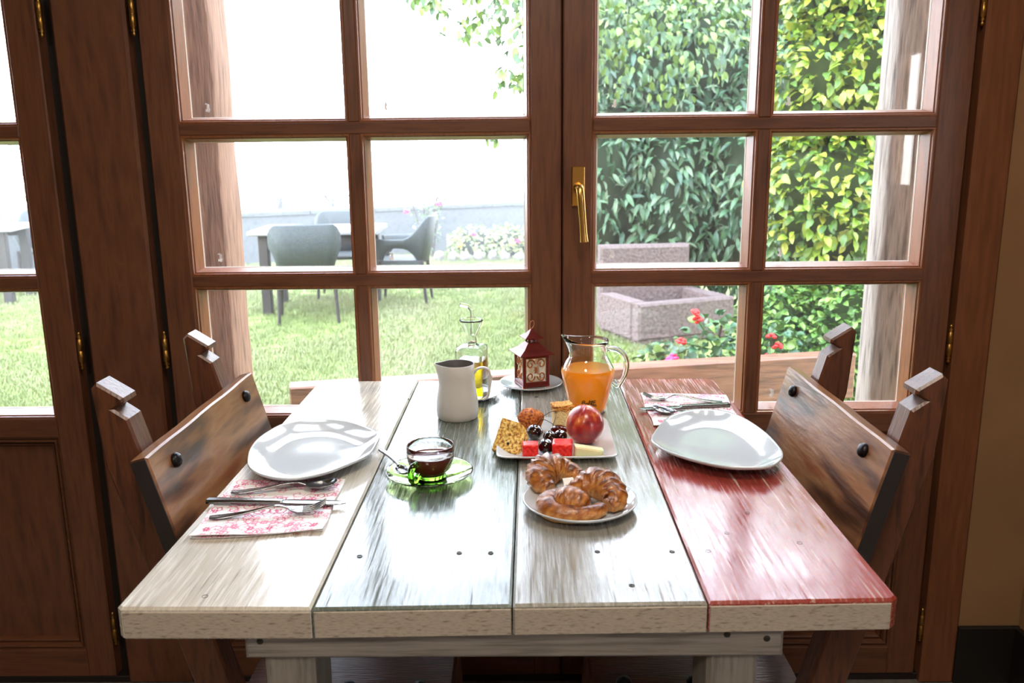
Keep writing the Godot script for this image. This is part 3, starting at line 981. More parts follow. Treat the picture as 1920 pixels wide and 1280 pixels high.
func drinks():
	var g := Geo.new()
	# milk jug of white enamelled steel
	var c := Vector3(-0.1275, TT, 0.303)
	var t := thing("milk_jug", "small white barista milk jug with pointed spout, in front of the oil bottle", "jug", c)
	var outer := [Vector2(0.0, 0.0), Vector2(0.037, 0.0), Vector2(0.0402, 0.003), Vector2(0.0412, 0.015), Vector2(0.0405, 0.035), Vector2(0.0375, 0.055), Vector2(0.0352, 0.068), Vector2(0.0345, 0.085), Vector2(0.0345, 0.108)]
	var rings := []
	var spout := func(prof: Array, k: float):
		for p in prof:
			var r := PackedVector3Array()
			for j in 48:
				var a := TAU * j / 48
				var q := Vector3(cos(a), 0, sin(a)) * maxf(p.x, 1e-5)
				var w := pow(maxf(0.0, cos(angle_difference(a, PI * 0.97))), 14.0) * clampf((p.y - 0.075) / 0.033, 0, 1)
				q += Vector3(-0.009, 0.0, 0.0) * w * k
				r.append(c + q + Vector3(0, p.y + w * 0.0015, 0))
			rings.append(r)
	spout.call(outer, 1.0)
	var inner := [Vector2(0.0338, 0.1088), Vector2(0.0331, 0.108), Vector2(0.0331, 0.085), Vector2(0.034, 0.066), Vector2(0.036, 0.05), Vector2(0.0385, 0.03), Vector2(0.038, 0.005), Vector2(0.0, 0.004)]
	spout.call(inner.slice(0, 2), 1.0)
	g.loft(rings, true, false, [1])
	part(t, "body", g, M.enamel)
	rings.clear()
	spout.call(inner.slice(1), 1.0)
	g = Geo.new()
	g.loft(rings, false, true)
	part(t, "inside", g, M.enamel_in, "grey inner wall")
	g = Geo.new()
	var hp := spline([c + Vector3(0.032, 0.086, 0), c + Vector3(0.040, 0.097, 0), c + Vector3(0.052, 0.1, 0.001), c + Vector3(0.062, 0.096, 0.002), c + Vector3(0.0645, 0.083, 0.002), c + Vector3(0.0635, 0.06, 0.003), c + Vector3(0.060, 0.043, 0.003), c + Vector3(0.050, 0.036, 0.003)], 6)
	g.tube(hp, 0.0052, 10, 0.5, Vector3.UP)
	part(t, "handle", g, M.enamel)
	# the saucer under the oil bottle, and the bottle
	c = Vector3(-0.106, TT, 0.157)
	g = Geo.new()
	g.lathe(saucer_profile(0.058, 0.008), c, 48, [2])
	solo("saucer", g, M.china, "white china saucer under the glass oil bottle", "saucer", c, "white china saucers")
	c = Vector3(-0.106, TT + 0.0037, 0.157)
	t = thing("oil_bottle", "square glass oil bottle half full of yellow oil, with bent pouring spout", "bottle", c)
	var sq := func(half: float, y: float, rad: float, rot := 0.22) -> PackedVector3Array:
		var r := PackedVector3Array()
		for j in 40:
			var a := TAU * j / 40
			var e := 2.0 / (2.0 + 10.0 * rad)   # rad 0 = round, 1 = square
			var x := signf(cos(a)) * pow(absf(cos(a)), e) * half
			var z := signf(sin(a)) * pow(absf(sin(a)), e) * half
			r.append(c + Vector3(x * cos(rot) - z * sin(rot), y, x * sin(rot) + z * cos(rot)))
		return r
	var R := []
	for q in [[0.0255, 0.0, 0.9], [0.0288, 0.003, 0.9], [0.0288, 0.100, 0.9], [0.0278, 0.1055, 0.85], [0.022, 0.1085, 0.6], [0.0125, 0.1105, 0.05], [0.0102, 0.113, 0.0], [0.01, 0.128, 0.0], [0.0125, 0.133, 0.0], [0.0240, 0.160, 0.0], [0.0254, 0.1635, 0.0], [0.0244, 0.1642, 0.0], [0.0228, 0.160, 0.0], [0.011, 0.134, 0.0], [0.0084, 0.128, 0.0], [0.0084, 0.113, 0.0], [0.011, 0.1088, 0.05], [0.020, 0.1068, 0.6], [0.0258, 0.104, 0.85], [0.0268, 0.099, 0.9], [0.0268, 0.006, 0.9], [0.0235, 0.0045, 0.9]]:
		R.append(sq.call(q[0], q[1], q[2]))
	g = Geo.new()
	g.loft(R)
	part(t, "body", g, M.clear)
	R = []
	for q in [[0.0225, 0.0043, 0.9], [0.0270, 0.006, 0.9], [0.0270, 0.078, 0.9], [0.0269, 0.0785, 0.9]]:
		R.append(sq.call(q[0], q[1], q[2]))
	g = Geo.new()
	g.loft(R, true, true, [1, 2])
	part(t, "oil", g, M.oil, "yellow oil")
	g = Geo.new()
	g.tube(spline([c + Vector3(0.002, 0.132, 0), c + Vector3(0.002, 0.15, 0), c + Vector3(0.0025, 0.17, 0), c + Vector3(0.001, 0.183, 0), c + Vector3(-0.006, 0.192, 0.001), c + Vector3(-0.016, 0.195, 0.002), c + Vector3(-0.022, 0.197, 0.003)], 6), 0.0042, 12, 1.0, Vector3.BACK)
	part(t, "spout", g, M.clear)
	# the juice jug
	c = Vector3(0.1305, TT, 0.271)
	t = thing("juice_jug", "glass jug of orange juice with black lettering, behind the plate of fruit", "jug", c)
	var lip := func(prof: Array) -> Array:
		var out := []
		for p in prof:
			var r := PackedVector3Array()
			for j in 56:
				var a := TAU * j / 56
				var k := clampf((p.y - 0.122) / 0.034, 0, 1)
				var w := pow(maxf(0.0, cos(angle_difference(a, PI * 0.97))), 4.0) * k * k
				var q := Vector3(cos(a), 0, sin(a)) * (maxf(p.x, 1e-5) + w * 0.0125)
				r.append(c + q + Vector3(0, p.y * 0.935 + w * 0.0115, 0))
			out.append(r)
		return out
	g = Geo.new()
	g.loft(lip.call([Vector2(0, 0.001), Vector2(0.031, 0.0), Vector2(0.0355, 0.003), Vector2(0.0375, 0.015), Vector2(0.0435, 0.045), Vector2(0.0505, 0.075), Vector2(0.0528, 0.088), Vector2(0.0515, 0.097), Vector2(0.044, 0.112), Vector2(0.0392, 0.122), Vector2(0.0378, 0.13), Vector2(0.0388, 0.14), Vector2(0.0405, 0.150), Vector2(0.0412, 0.156), Vector2(0.0402, 0.1573), Vector2(0.0390, 0.156), Vector2(0.0380, 0.149), Vector2(0.0362, 0.14), Vector2(0.0352, 0.13), Vector2(0.0366, 0.122), Vector2(0.0415, 0.1115), Vector2(0.049, 0.0965), Vector2(0.0502, 0.088), Vector2(0.048, 0.075), Vector2(0.041, 0.045), Vector2(0.035, 0.016), Vector2(0.032, 0.008), Vector2(0, 0.007)]))
	part(t, "body", g, M.clear)
	g = Geo.new()
	g.lathe([Vector2(0, 0.0042), Vector2(0.0345, 0.0047), Vector2(0.0363, 0.0070), Vector2(0.0378, 0.0140), Vector2(0.0438, 0.0421), Vector2(0.0508, 0.0701), Vector2(0.0531, 0.0823), Vector2(0.0519, 0.0902), Vector2(0.0485, 0.0909), Vector2(0, 0.0899)], c, 56, [1, 7])
	part(t, "juice", g, M.juice, "orange juice")
	g = Geo.new()
	g.tube(spline([c + Vector3(0.037, 0.1258, 0), c + Vector3(0.045, 0.1290, 0), c + Vector3(0.060, 0.1253, 0.001), c + Vector3(0.072, 0.1141, 0.002), c + Vector3(0.0765, 0.0963, 0.003), c + Vector3(0.073, 0.0767, 0.004), c + Vector3(0.0645, 0.0598, 0.004), c + Vector3(0.058, 0.0547, 0.004), c + Vector3(0.049, 0.0617, 0.003)], 6), 0.0056, 12, 0.75, Vector3.BACK)
	part(t, "handle", g, M.clear)
	# the black script printed on the jug, of which only strokes can be made out
	g = Geo.new()
	var on_jug := func(u: float, h: float) -> Vector3:
		var y := 0.025 + h
		var r := lerpf(0.0378, 0.0438, (y / 0.935 - 0.015) / 0.03) + 0.0004
		var a := PI / 2 - u / r
		return c + Vector3(cos(a) * r, y, sin(a) * r)
	for s in [[[-0.014, 0.0], [-0.0135, 0.007], [-0.009, 0.0085], [-0.008, 0.006], [-0.0125, 0.004], [-0.0075, 0.003], [-0.0085, -0.0005], [-0.014, 0.0]], [[-0.006, 0.002], [-0.004, 0.0045], [-0.003, 0.002], [-0.005, 0.0002], [-0.0015, 0.002]], [[-0.0015, 0.0], [0.000, 0.008], [0.002, 0.009], [0.002, 0.006], [0.000, 0.0015]], [[0.003, 0.0], [0.005, 0.008], [0.0065, 0.0085], [0.006, 0.005], [0.0045, 0.001], [0.007, 0.001]], [[0.013, 0.0085], [0.0085, 0.008], [0.009, 0.0045], [0.0125, 0.005], [0.009, 0.0045], [0.0085, 0.0], [0.014, 0.0005]], [[-0.0135, -0.0025], [0.0, -0.0015], [0.0155, -0.003]]]:
		var pts := []
		for q in s:
			pts.append(on_jug.call(q[0], q[1]))
		g.tube(spline(pts, 4), 0.00075, 5)
	part(t, "lettering", g, M.ink, "black script lettering")
	# the coffee
	c = Vector3(-0.1495, TT, 0.6265)
	g = Geo.new()
	g.lathe([Vector2(0, 0.0), Vector2(0.030, 0.0), Vector2(0.034, 0.0015), Vector2(0.052, 0.0045), Vector2(0.0685, 0.011), Vector2(0.0702, 0.0128), Vector2(0.0695, 0.0138), Vector2(0.0675, 0.013), Vector2(0.051, 0.0072), Vector2(0.034, 0.0047), Vector2(0.024, 0.0042), Vector2(0, 0.0042)], c, 64)
	solo("saucer", g, M.green_glass, "green glass saucer under the cup of coffee", "saucer", c)
	c = Vector3(-0.1465, TT + 0.0044, 0.6315)
	t = thing("coffee_cup", "clear glass cup of coffee with a green foot and handle", "cup", c)
	g = Geo.new()
	g.lathe([Vector2(0, 0.0045), Vector2(0.016, 0.005), Vector2(0.024, 0.0075), Vector2(0.0322, 0.0165), Vector2(0.0368, 0.030), Vector2(0.0378, 0.042), Vector2(0.0375, 0.0525), Vector2(0.0368, 0.0535), Vector2(0.0358, 0.0525), Vector2(0.036, 0.042), Vector2(0.035, 0.031), Vector2(0.0305, 0.018), Vector2(0.022, 0.0095), Vector2(0, 0.0075)], c, 56)
	part(t, "body", g, M.clear)
	g = Geo.new()
	g.lathe([Vector2(0, 0.0003), Vector2(0.021, 0.0), Vector2(0.0235, 0.001), Vector2(0.024, 0.004), Vector2(0.0232, 0.0065), Vector2(0.017, 0.0048), Vector2(0, 0.0043)], c, 48)
	part(t, "foot", g, M.deep_green, "green glass foot")
	g = Geo.new()
	g.lathe([Vector2(0, 0.0046), Vector2(0.0162, 0.005), Vector2(0.0243, 0.0074), Vector2(0.0325, 0.0164), Vector2(0.0371, 0.0300), Vector2(0.0378, 0.0378), Vector2(0.0362, 0.0381), Vector2(0, 0.0374)], c, 48, [5, 6])
	part(t, "coffee", g, M.coffee, "black coffee")
	g = Geo.new()
	g.lathe([Vector2(0.0318, 0.0373), Vector2(0.0335, 0.0381), Vector2(0.0355, 0.0383), Vector2(0.0358, 0.0376)], c, 48)
	part(t, "foam", g, M.crema, "pale ring of foam")
	g = Geo.new()
	var hd := Vector3(-0.5, 0, 0.866)
	g.tube(spline([c + hd * 0.031 + Vector3(0, 0.013, 0), c + hd * 0.041 + Vector3(0, 0.0065, 0), c + hd * 0.050 + Vector3(0, 0.010, 0), c + hd * 0.0525 + Vector3(0, 0.021, 0), c + hd * 0.048 + Vector3(0, 0.030, 0), c + hd * 0.0395 + Vector3(0, 0.0325, 0), c + hd * 0.0368 + Vector3(0, 0.031, 0)], 6), 0.0052, 12, 1.0, Vector3(0.866, 0, 0.5))
	part(t, "handle", g, M.deep_green, "green glass handle")
	# its spoon
	var a := Vector3(-0.2419, TT + 0.0190, 0.541)
	var b := Vector3(-0.1835, TT + 0.0175, 0.6495)
	var d := (b - a)
	var f := d / d.length()
	var side := Vector3(-f.z, 0, f.x).normalized()
	t = thing("teaspoon", "small steel teaspoon on the rim of the green saucer", "spoon", (a + b) / 2)
	g = Geo.new()
	strip(g, [a, a + d * 0.1 + Vector3(0, 0.0005, 0), a + d * 0.4 + Vector3(0, 0.002, 0), a + d * 0.66 + Vector3(0, 0.001, 0), a + d * 0.72], [0.002, 0.0052, 0.0048, 0.0032, 0.0024, 0.002, 0.0022], [-0.0014, -0.0014, -0.001], 0.0016, side, 4)
	part(t, "handle", g, M.steel)
	g = Geo.new()
	strip(g, [a + d * 0.71, a + d * 0.76, a + d * 0.88, a + d * 0.97, b], [0.002, 0.007, 0.0105, 0.0118, 0.0115, 0.009, 0.001], [0.0, 0.003, 0.0055, 0.0062, 0.005, 0.003, 0.0], 0.001, side, 10)
	part(t, "bowl", g, M.steel)

# ---------------------------------------------------------------- the lantern
func lantern():
	var c := Vector3(0.0195, TT, 0.079)
	var g := Geo.new()
	g.lathe(saucer_profile(0.0705, 0.011), c, 56, [2])
	solo("saucer", g, M.china, "white china saucer under the red lantern", "saucer", c, "white china saucers")
	c = Vector3(0.0215, TT + 0.0038, 0.076)
	var b := Basis(Vector3.UP, 0.33)
	var copper := plain(Color(0.42, 0.12, 0.09), 0.36, 0.35)
	var gold := plain(Color(0.72, 0.42, 0.26), 0.32, 0.9)
	var wax := plain(Color(0.95, 0.92, 0.80, 0.22), 0.1)
	wax.transparency = BaseMaterial3D.TRANSPARENCY_ALPHA
	var t := thing("candle_lantern", "small red metal candle lantern with pagoda roof and scrolled glass sides", "lantern", c)
	var h := 0.030
	var bx := func(called: String, p: Vector3, e: Vector3, m: Material, par = null):
		var q := Geo.new()
		q.boxat(c + b * p, e, b, 0.0008)
		return part(t if par == null else par, called, q, m)
	bx.call("base_plate", Vector3(0, 0.0035, 0), Vector3(h + 0.001, 0.0022, h + 0.001), copper)
	for sx in [-1, 1]:
		for sz in [-1, 1]:
			bx.call("corner_post", Vector3(sx * (h - 0.003), 0.039, sz * (h - 0.003)), Vector3(0.0036, 0.034, 0.0036), copper)
			bx.call("foot", Vector3(sx * (h - 0.003), 0.0012, sz * (h - 0.003)), Vector3(0.004, 0.0012, 0.004), gold)
	for k in 4:
		var r := b * Basis(Vector3.UP, k * PI / 2)
		var q := Geo.new()
		for y in [0.009, 0.069]:
			q = Geo.new()
			q.boxat(c + r * Vector3(0, y, h - 0.003), Vector3(h - 0.006, 0.0035, 0.003), r, 0.0008)
			part(t, "rail", q, copper)
		q = Geo.new()
		q.boxat(c + r * Vector3(0, 0.039, h - 0.004), Vector3(h - 0.005, 0.028, 0.0008), r, 0.0)
		var pn := part(t, "pane", q, wax)
		q = Geo.new()   # gilded scrolls in relief
		for sx in [-1, 1]:
			for sy in [-1, 1]:
				var pts := PackedVector3Array()
				for s in 26:
					var a := s * 0.29
					var rad := 0.0118 - s * 0.00034
					pts.append(c + r * Vector3(sx * (0.0125 - cos(a) * rad * 0.85), 0.039 + sy * (0.0135 + sin(a) * rad), h - 0.0025))
				q.tube(pts, 0.0015, 6)
		for s in 6:
			var a := TAU * s / 6
			q.tube(PackedVector3Array([c + r * Vector3(0, 0.039, h - 0.0025), c + r * Vector3(cos(a) * 0.003, 0.039 + sin(a) * 0.005, h - 0.002), c + r * Vector3(cos(a) * 0.0055, 0.039 + sin(a) * 0.009, h - 0.0025)]), [0.0006, 0.0016, 0.0005], 6)
		part(pn, "scrollwork", q, gold, "gilded scrollwork")
	var roof := func(called: String, y0: float, y1: float, r0: float, r1: float):
		var rings := []
		for q in [[r0, y0], [r0, y0 + 0.0012], [lerpf(r0, r1, 0.55), lerpf(y0, y1, 0.45)], [r1, y1], [maxf(r1 - 0.001, 0.0002), y1 + 0.0005]]:
			var ring := PackedVector3Array()
			for k in 4:
				var a := PI / 4 + k * PI / 2
				ring.append(c + b * Vector3(cos(a) * q[0] * 1.4142, q[1], sin(a) * q[0] * 1.4142))
			rings.append(ring)
		var tr := PackedVector3Array()
		for i in rings.size() - 1:
			for k in 4:
				var l := (k + 1) % 4
				tr.append_array([rings[i][k], rings[i][l], rings[i + 1][l], rings[i][k], rings[i + 1][l], rings[i + 1][k]])
		for e in [0, 4]:
			var z: PackedVector3Array = rings[e]
			tr.append_array([z[0], z[2], z[1], z[0], z[3], z[2]] if e == 0 else [z[0], z[1], z[2], z[0], z[2], z[3]])
		var q2 := Geo.new()
		q2.tris(tr, -1, true)
		part(t, called, q2, copper)
	roof.call("roof", 0.073, 0.097, 0.040, 0.0125)
	for k in 4:
		var r := b * Basis(Vector3.UP, k * PI / 2)
		var q := Geo.new()
		q.boxat(c + r * Vector3(-0.0085, 0.1015, 0.0105), Vector3(0.002, 0.006, 0.001), r, 0.0003)
		q.boxat(c + r * Vector3(0.0085, 0.1015, 0.0105), Vector3(0.002, 0.006, 0.001), r, 0.0003)
		q.boxat(c + r * Vector3(0, 0.1055, 0.0105), Vector3(0.0115, 0.002, 0.001), r, 0.0003)
		part(t, "chimney_side", q, copper)
	roof.call("cap_roof", 0.107, 0.127, 0.0215, 0.0008)
	var q := Geo.new()
	var pts := PackedVector3Array()
	for k in 18:
		var a := TAU * k / 18
		pts.append(c + Vector3(0.001 + cos(a) * 0.0042 + sin(a) * 0.002, 0.1355 + sin(a) * 0.009, cos(a) * 0.003))
	q.tube(pts, 0.001, 6, 1.0, Vector3.BACK, true)
	part(t, "ring", q, gold)
	q = Geo.new()
	q.lathe([Vector2(0, 0), Vector2(0.017, 0), Vector2(0.017, 0.014), Vector2(0, 0.014)], c + Vector3(0, 0.006, 0), 20, [1, 2])
	part(t, "candle", q, plain(Color(0.92, 0.88, 0.78), 0.5))

# ---------------------------------------------------------------- the plate of fruit and cake
func lump(c: Vector3, e: Vector3, b: Basis, k: float, amp: float, freq: float, seed: int) -> Geo:
	# a block with rounded corners and a crumbly skin: k = 0 ball ... 1 cube
	var nz := FastNoiseLite.new()
	nz.seed = seed
	nz.frequency = freq
	nz.fractal_octaves = 3
	var g := Geo.new()
	var f := func(d: Vector3) -> float:
		var p := 2.0 + 14.0 * k
		var m := pow(pow(absf(d.x), p) + pow(absf(d.y), p) + pow(absf(d.z), p), -1.0 / p)
		return m * (1.0 + amp * nz.get_noise_3dv(d * 10.0))
	g.ball(c, e, f, 44, 28, null, b)
	return g

func crumb(cols: Array, stops: Array, freq: float, bump: float, scale: float, seed: int) -> StandardMaterial3D:
	var m := plain(Color.WHITE, 0.8)
	m.albedo_texture = noise_tex(freq, cols, stops, seed, 256, 4)
	m.heightmap_enabled = true
	m.heightmap_texture = noise_tex(freq, [], [], seed, 256, 4)
	m.heightmap_scale = bump
	m.subsurf_scatter_enabled = true
	m.subsurf_scatter_strength = 0.15
	return tri_scale(m, Vector3.ONE * scale)

func fruit_plate():
	var c := Vector3(0.0575, TT, 0.462)
	var rings := []
	for q in [[0.066, 0.0], [0.070, 0.0], [0.076, 0.003], [0.1, 0.010], [0.104, 0.0125], [0.1035, 0.0142], [0.1005, 0.0138], [0.082, 0.0072], [0.074, 0.0062], [0.03, 0.006], [0.001, 0.006]]:
		var r := PackedVector3Array()
		for j in 64:
			var a := TAU * (j + 0.5) / 64
			var e := 0.16
			r.append(c + Vector3(signf(cos(a)) * pow(absf(cos(a)), e) * q[0] * 0.99, q[1], signf(sin(a)) * pow(absf(sin(a)), e) * q[0] * 1.07))
		rings.append(r)
	var g := Geo.new()
	g.loft(rings, true, true, [1])
	solo("square_plate", g, M.china, "square white plate holding fruit, cake and bread", "plate", c)
	var y := TT + 0.0062
	# bread: a slab leaning on the muffin
	var face := [Vector3(-0.0537, y + 0.002, 0.5167), Vector3(-0.0099, y + 0.001, 0.5421), Vector3(0.0005, 0.818, 0.515), Vector3(0.0062, 0.824, 0.5043), Vector3(0.003, 0.834, 0.496), Vector3(-0.004, 0.8395, 0.4915), Vector3(-0.0358, 0.843, 0.4697), Vector3(-0.0423, 0.828, 0.4884)]
	var ctr := Vector3.ZERO
	for p in face:
		ctr += p / face.size()
	var nrm: Vector3 = (face[1] - face[0]).cross(face[6] - face[0]).normalized()
	var nz := FastNoiseLite.new()
	nz.seed = 3
	nz.frequency = 90.0
	nz.fractal_octaves = 3
	var dense := []
	for i in face.size():
		var p0: Vector3 = face[i]
		var p1: Vector3 = face[(i + 1) % face.size()]
		for k in 8:
			dense.append(p0.lerp(p1, k / 8.0))
	rings = []
	for q in [[0.6, -0.016], [0.97, -0.016], [1.0, -0.013], [1.0, -0.002], [0.985, 0.0], [0.93, 0.0], [0.85, 0.0], [0.75, 0.0], [0.65, 0.0], [0.52, 0.0], [0.4, 0.0], [0.27, 0.0], [0.14, 0.0], [0.02, 0.0]]:
		var r := PackedVector3Array()
		for p in dense:
			var v: Vector3 = ctr + (p - ctr) * q[0] + nrm * q[1]
			var hole := clampf(1.0 - (v - ctr - (face[6] - ctr) * 0.12).length() / 0.006, 0, 1)
			r.append(v + nrm * (0.0016 * nz.get_noise_3dv(v) * (1.0 if q[0] < 0.98 else 0.4) - 0.004 * hole))
		rings.append(r)
	var br := thing("bread_slice", "toasted slice of open-crumbed fruit bread leaning at the corner of the square plate", "bread", Vector3(ctr.x, y, ctr.z))
	g = Geo.new()
	g.loft(rings)
	part(br, "crumb", g, crumb([Color(0.36, 0.18, 0.06), Color(0.70, 0.48, 0.18), Color(0.84, 0.70, 0.34), Color(0.92, 0.82, 0.52)], [0.18, 0.36, 0.55, 0.8], 0.04, 0.12, 14.0, 61))
	g = Geo.new()
	var lo: Vector3 = face[0].lerp(face[1], 0.42) - nrm * 0.006
	g.ball(lo + Vector3(0, 0.004, 0.002), Vector3(0.005, 0.0035, 0.004), null, 12, 8)
	g.ball(ctr + Vector3(-0.008, -0.013, 0.0135), Vector3(0.003, 0.0025, 0.0025), null, 10, 8)
	part(br, "raisin", g, plain(Color(0.10, 0.035, 0.03), 0.4))
	# muffin
	c = Vector3(0.0152, y, 0.4065)
	var mf := thing("muffin", "small round brown muffin behind the bread and cherries", "muffin", c)
	g = Geo.new()
	var nm := FastNoiseLite.new()
	nm.seed = 9
	nm.frequency = 0.16
	nm.fractal_octaves = 3
	rings = []
	for q in [[0.0001, 0.0], [0.0165, 0.0], [0.0185, 0.004], [0.0205, 0.011], [0.0232, 0.018], [0.0242, 0.0225], [0.0232, 0.028], [0.0195, 0.0335], [0.0135, 0.0375], [0.0065, 0.0395], [0.0003, 0.04]]:
		var r := PackedVector3Array()
		for j in 44:
			var a := TAU * j / 44
			var d := Vector3(cos(a) * q[0], q[1], sin(a) * q[0])
			r.append(c + d * (1.0 + (0.11 if q[1] > 0.02 else 0.02) * nm.get_noise_3dv(d * 1000.0 * 0.6)))
		rings.append(r)
	g.loft(rings)
	part(mf, "crust", g, crumb([Color(0.38, 0.15, 0.04), Color(0.62, 0.29, 0.09), Color(0.76, 0.43, 0.16), Color(0.82, 0.53, 0.24)], [0.2, 0.42, 0.6, 0.85], 0.03, 0.1, 18.0, 62))
	# sponge cake
	c = Vector3(0.0745, y + 0.0225, 0.397)
	var ck := thing("sponge_cake", "pale square of crumb-topped sponge cake behind the cherries", "cake", c - Vector3(0, 0.0225, 0))
	g = lump(c, Vector3(0.018, 0.0222, 0.016), Basis(Vector3.UP, 0.15), 0.9, 0.05, 0.35, 5)
	part(ck, "crumb", g, crumb([Color(0.82, 0.66, 0.38), Color(0.94, 0.86, 0.60), Color(0.97, 0.92, 0.72)], [0.2, 0.45, 0.7], 0.05, 0.12, 20.0, 63))
	g = lump(c + Vector3(-0.001, 0.0205, 0.001), Vector3(0.0183, 0.005, 0.0165), Basis(Vector3.UP, 0.15), 0.7, 0.3, 0.25, 6)
	part(ck, "crumb_top", g, crumb([Color(0.62, 0.33, 0.10), Color(0.84, 0.58, 0.25), Color(0.93, 0.76, 0.45)], [0.2, 0.45, 0.75], 0.05, 0.15, 22.0, 64), "golden crumble topping")
	# cherries
	var skin := plain(Color(0.095, 0.012, 0.022), 0.12)
	skin.clearcoat_enabled = true
	skin.clearcoat = 0.8
	skin.clearcoat_roughness = 0.05
	var stalk := plain(Color(0.22, 0.17, 0.06), 0.6)
	var spots := [
		[Vector3(0.0215, y + 0.0143, 0.462), 0.0146, "dark cherry between muffin and watermelon, the largest, its stalk meeting another's", [Vector3(0.0035, 0.0125, 0.003), Vector3(0.013, 0.026, -0.001), Vector3(0.026, 0.034, -0.006), Vector3(0.037, 0.036, -0.010)]],
		[Vector3(0.0395, y + 0.0134, 0.536), 0.0136, "dark cherry between the two watermelon cubes", []],
		[Vector3(0.0478, y + 0.0118, 0.483), 0.0118, "dark cherry half hidden behind the cherry between the watermelon cubes", [Vector3(0.003, 0.010, 0.002), Vector3(0.006, 0.021, -0.003), Vector3(0.0105, 0.032, -0.010), Vector3(0.012, 0.037, -0.028)]],
		[Vector3(0.0668, y + 0.012, 0.480), 0.0120, "dark cherry touching the nectarine", [Vector3(0.000, 0.0105, 0.003), Vector3(-0.010, 0.020, 0.0), Vector3(-0.024, 0.028, -0.004), Vector3(-0.033, 0.030, -0.006)]],
	]
	for s in spots:
		var p: Vector3 = s[0]
		var ch := thing("cherry", s[2], "cherry", p - Vector3(0, s[1], 0), "cherries on the square plate")
		g = Geo.new()
		g.ball(p, Vector3(s[1], s[1] * 0.97, s[1]), func(d): return 1.0 - 0.14 * pow(maxf(0.0, Vector3(0.2, 0.95, 0.2).normalized().dot(d)), 14.0), 28, 20)
		part(ch, "flesh", g, skin)
		if s[3].size():
			var pts := []
			for q in s[3]:
				pts.append(p + q)
			var path := spline(pts, 6)
			g = Geo.new()
			g.tube(path, 0.0006, 6)
			g.ball(path[-1], Vector3(0.0016, 0.001, 0.0012), null, 8, 6)
			part(ch, "stalk", g, stalk)
	# plum half
	c = Vector3(0.0665, y + 0.0085, 0.4325)
	var pl := plain(Color(0.30, 0.03, 0.03), 0.15)
	g = Geo.new()
	g.ball(c, Vector3(0.0155, 0.0088, 0.013), null, 24, 14)
	solo("plum_piece", g, pl, "glossy dark red piece of plum in front of the sponge cake", "plum", c - Vector3(0, 0.0085, 0))
	# nectarine
	c = Vector3(0.1095, y + 0.0335, 0.479)
	var nc := thing("nectarine", "large red and orange nectarine at the back of the square plate", "nectarine", c - Vector3(0, 0.0335, 0))
	var np := FastNoiseLite.new()
	np.seed = 14
	np.frequency = 0.11
	np.fractal_octaves = 4
	var rind := plain(Color.WHITE, 0.3)
	rind.vertex_color_use_as_albedo = true
	rind.clearcoat_enabled = true
	rind.clearcoat = 0.35
	rind.clearcoat_roughness = 0.2
	g = Geo.new()
	var cleft := Vector3(-0.35, 0.0, 0.94).normalized()
	var form := func(d: Vector3) -> float:
		var across: float = d.dot(Vector3(cleft.z, 0, -cleft.x))
		return 1.0 - 0.035 * exp(-across * across * 160.0) * clampf(d.dot(cleft) + 0.6, 0, 1) + 0.02 * pow(maxf(0.0, d.y), 8.0)
	var blush := func(d: Vector3) -> Color:
		var k: float = 0.72 + 0.75 * np.get_noise_3dv(d * 10.0) + 0.25 * np.get_noise_3dv(Vector3(d.x * 50, d.y * 16, d.z * 50)) - 0.55 * clampf(-d.x * 1.3 - 0.35, 0, 1) - 0.25 * clampf(-d.y - 0.5, 0, 1)
		var yel := Color(0.85, 0.33, 0.06)
		var red := Color(0.42, 0.03, 0.025)
		var dk := Color(0.16, 0.012, 0.02)
		return yel.lerp(red, clampf(k * 1.7, 0, 1)).lerp(dk, clampf(k * 1.6 - 0.9, 0, 1))
	g.ball(c, Vector3(0.0335, 0.0348, 0.0335), form, 72, 48, blush)
	part(nc, "skin", g, rind)
	# watermelon and melon
	var wm := crumb([Color(0.80, 0.07, 0.08), Color(0.90, 0.14, 0.13), Color(0.95, 0.30, 0.26)], [0.2, 0.5, 0.85], 0.03, 0.006, 16.0, 65)
	wm.roughness = 0.28
	wm.subsurf_scatter_strength = 0.4
	g = lump(Vector3(0.0127, y + 0.0125, 0.551), Vector3(0.0132, 0.0125, 0.012), Basis(Vector3.UP, 0.04), 1.0, 0.02, 0.2, 21)
	solo("watermelon_cube", g, wm, "red watermelon cube beside the bread slice", "watermelon", Vector3(0.0127, y, 0.551), "watermelon cubes on the square plate")
	g = lump(Vector3(0.067, y + 0.0125, 0.546), Vector3(0.0168, 0.0132, 0.0165), Basis(Vector3.UP, -0.1), 1.0, 0.03, 0.2, 22)
	solo("watermelon_cube", g, wm, "red watermelon cube beside the white melon piece, with a peaked top", "watermelon", Vector3(0.067, y, 0.546), "watermelon cubes on the square plate")
	var ml := plain(Color(0.88, 0.88, 0.70), 0.25)
	ml.subsurf_scatter_enabled = true
	ml.subsurf_scatter_strength = 0.5
	g = Geo.new()
	g.prism(PackedVector2Array([Vector2(-0.0245, 0), Vector2(0.0225, 0), Vector2(0.0245, 0.013), Vector2(-0.004, 0.0185), Vector2(-0.0235, 0.0215)]), Transform3D(Basis(Vector3.UP, 0.05), Vector3(0.1105, y + 0.0002, 0.553)), 0.020, 0.0022)
	solo("melon_piece", g, ml, "pale wedge of white melon in front of the nectarine", "melon", Vector3(0.1105, y, 0.553))

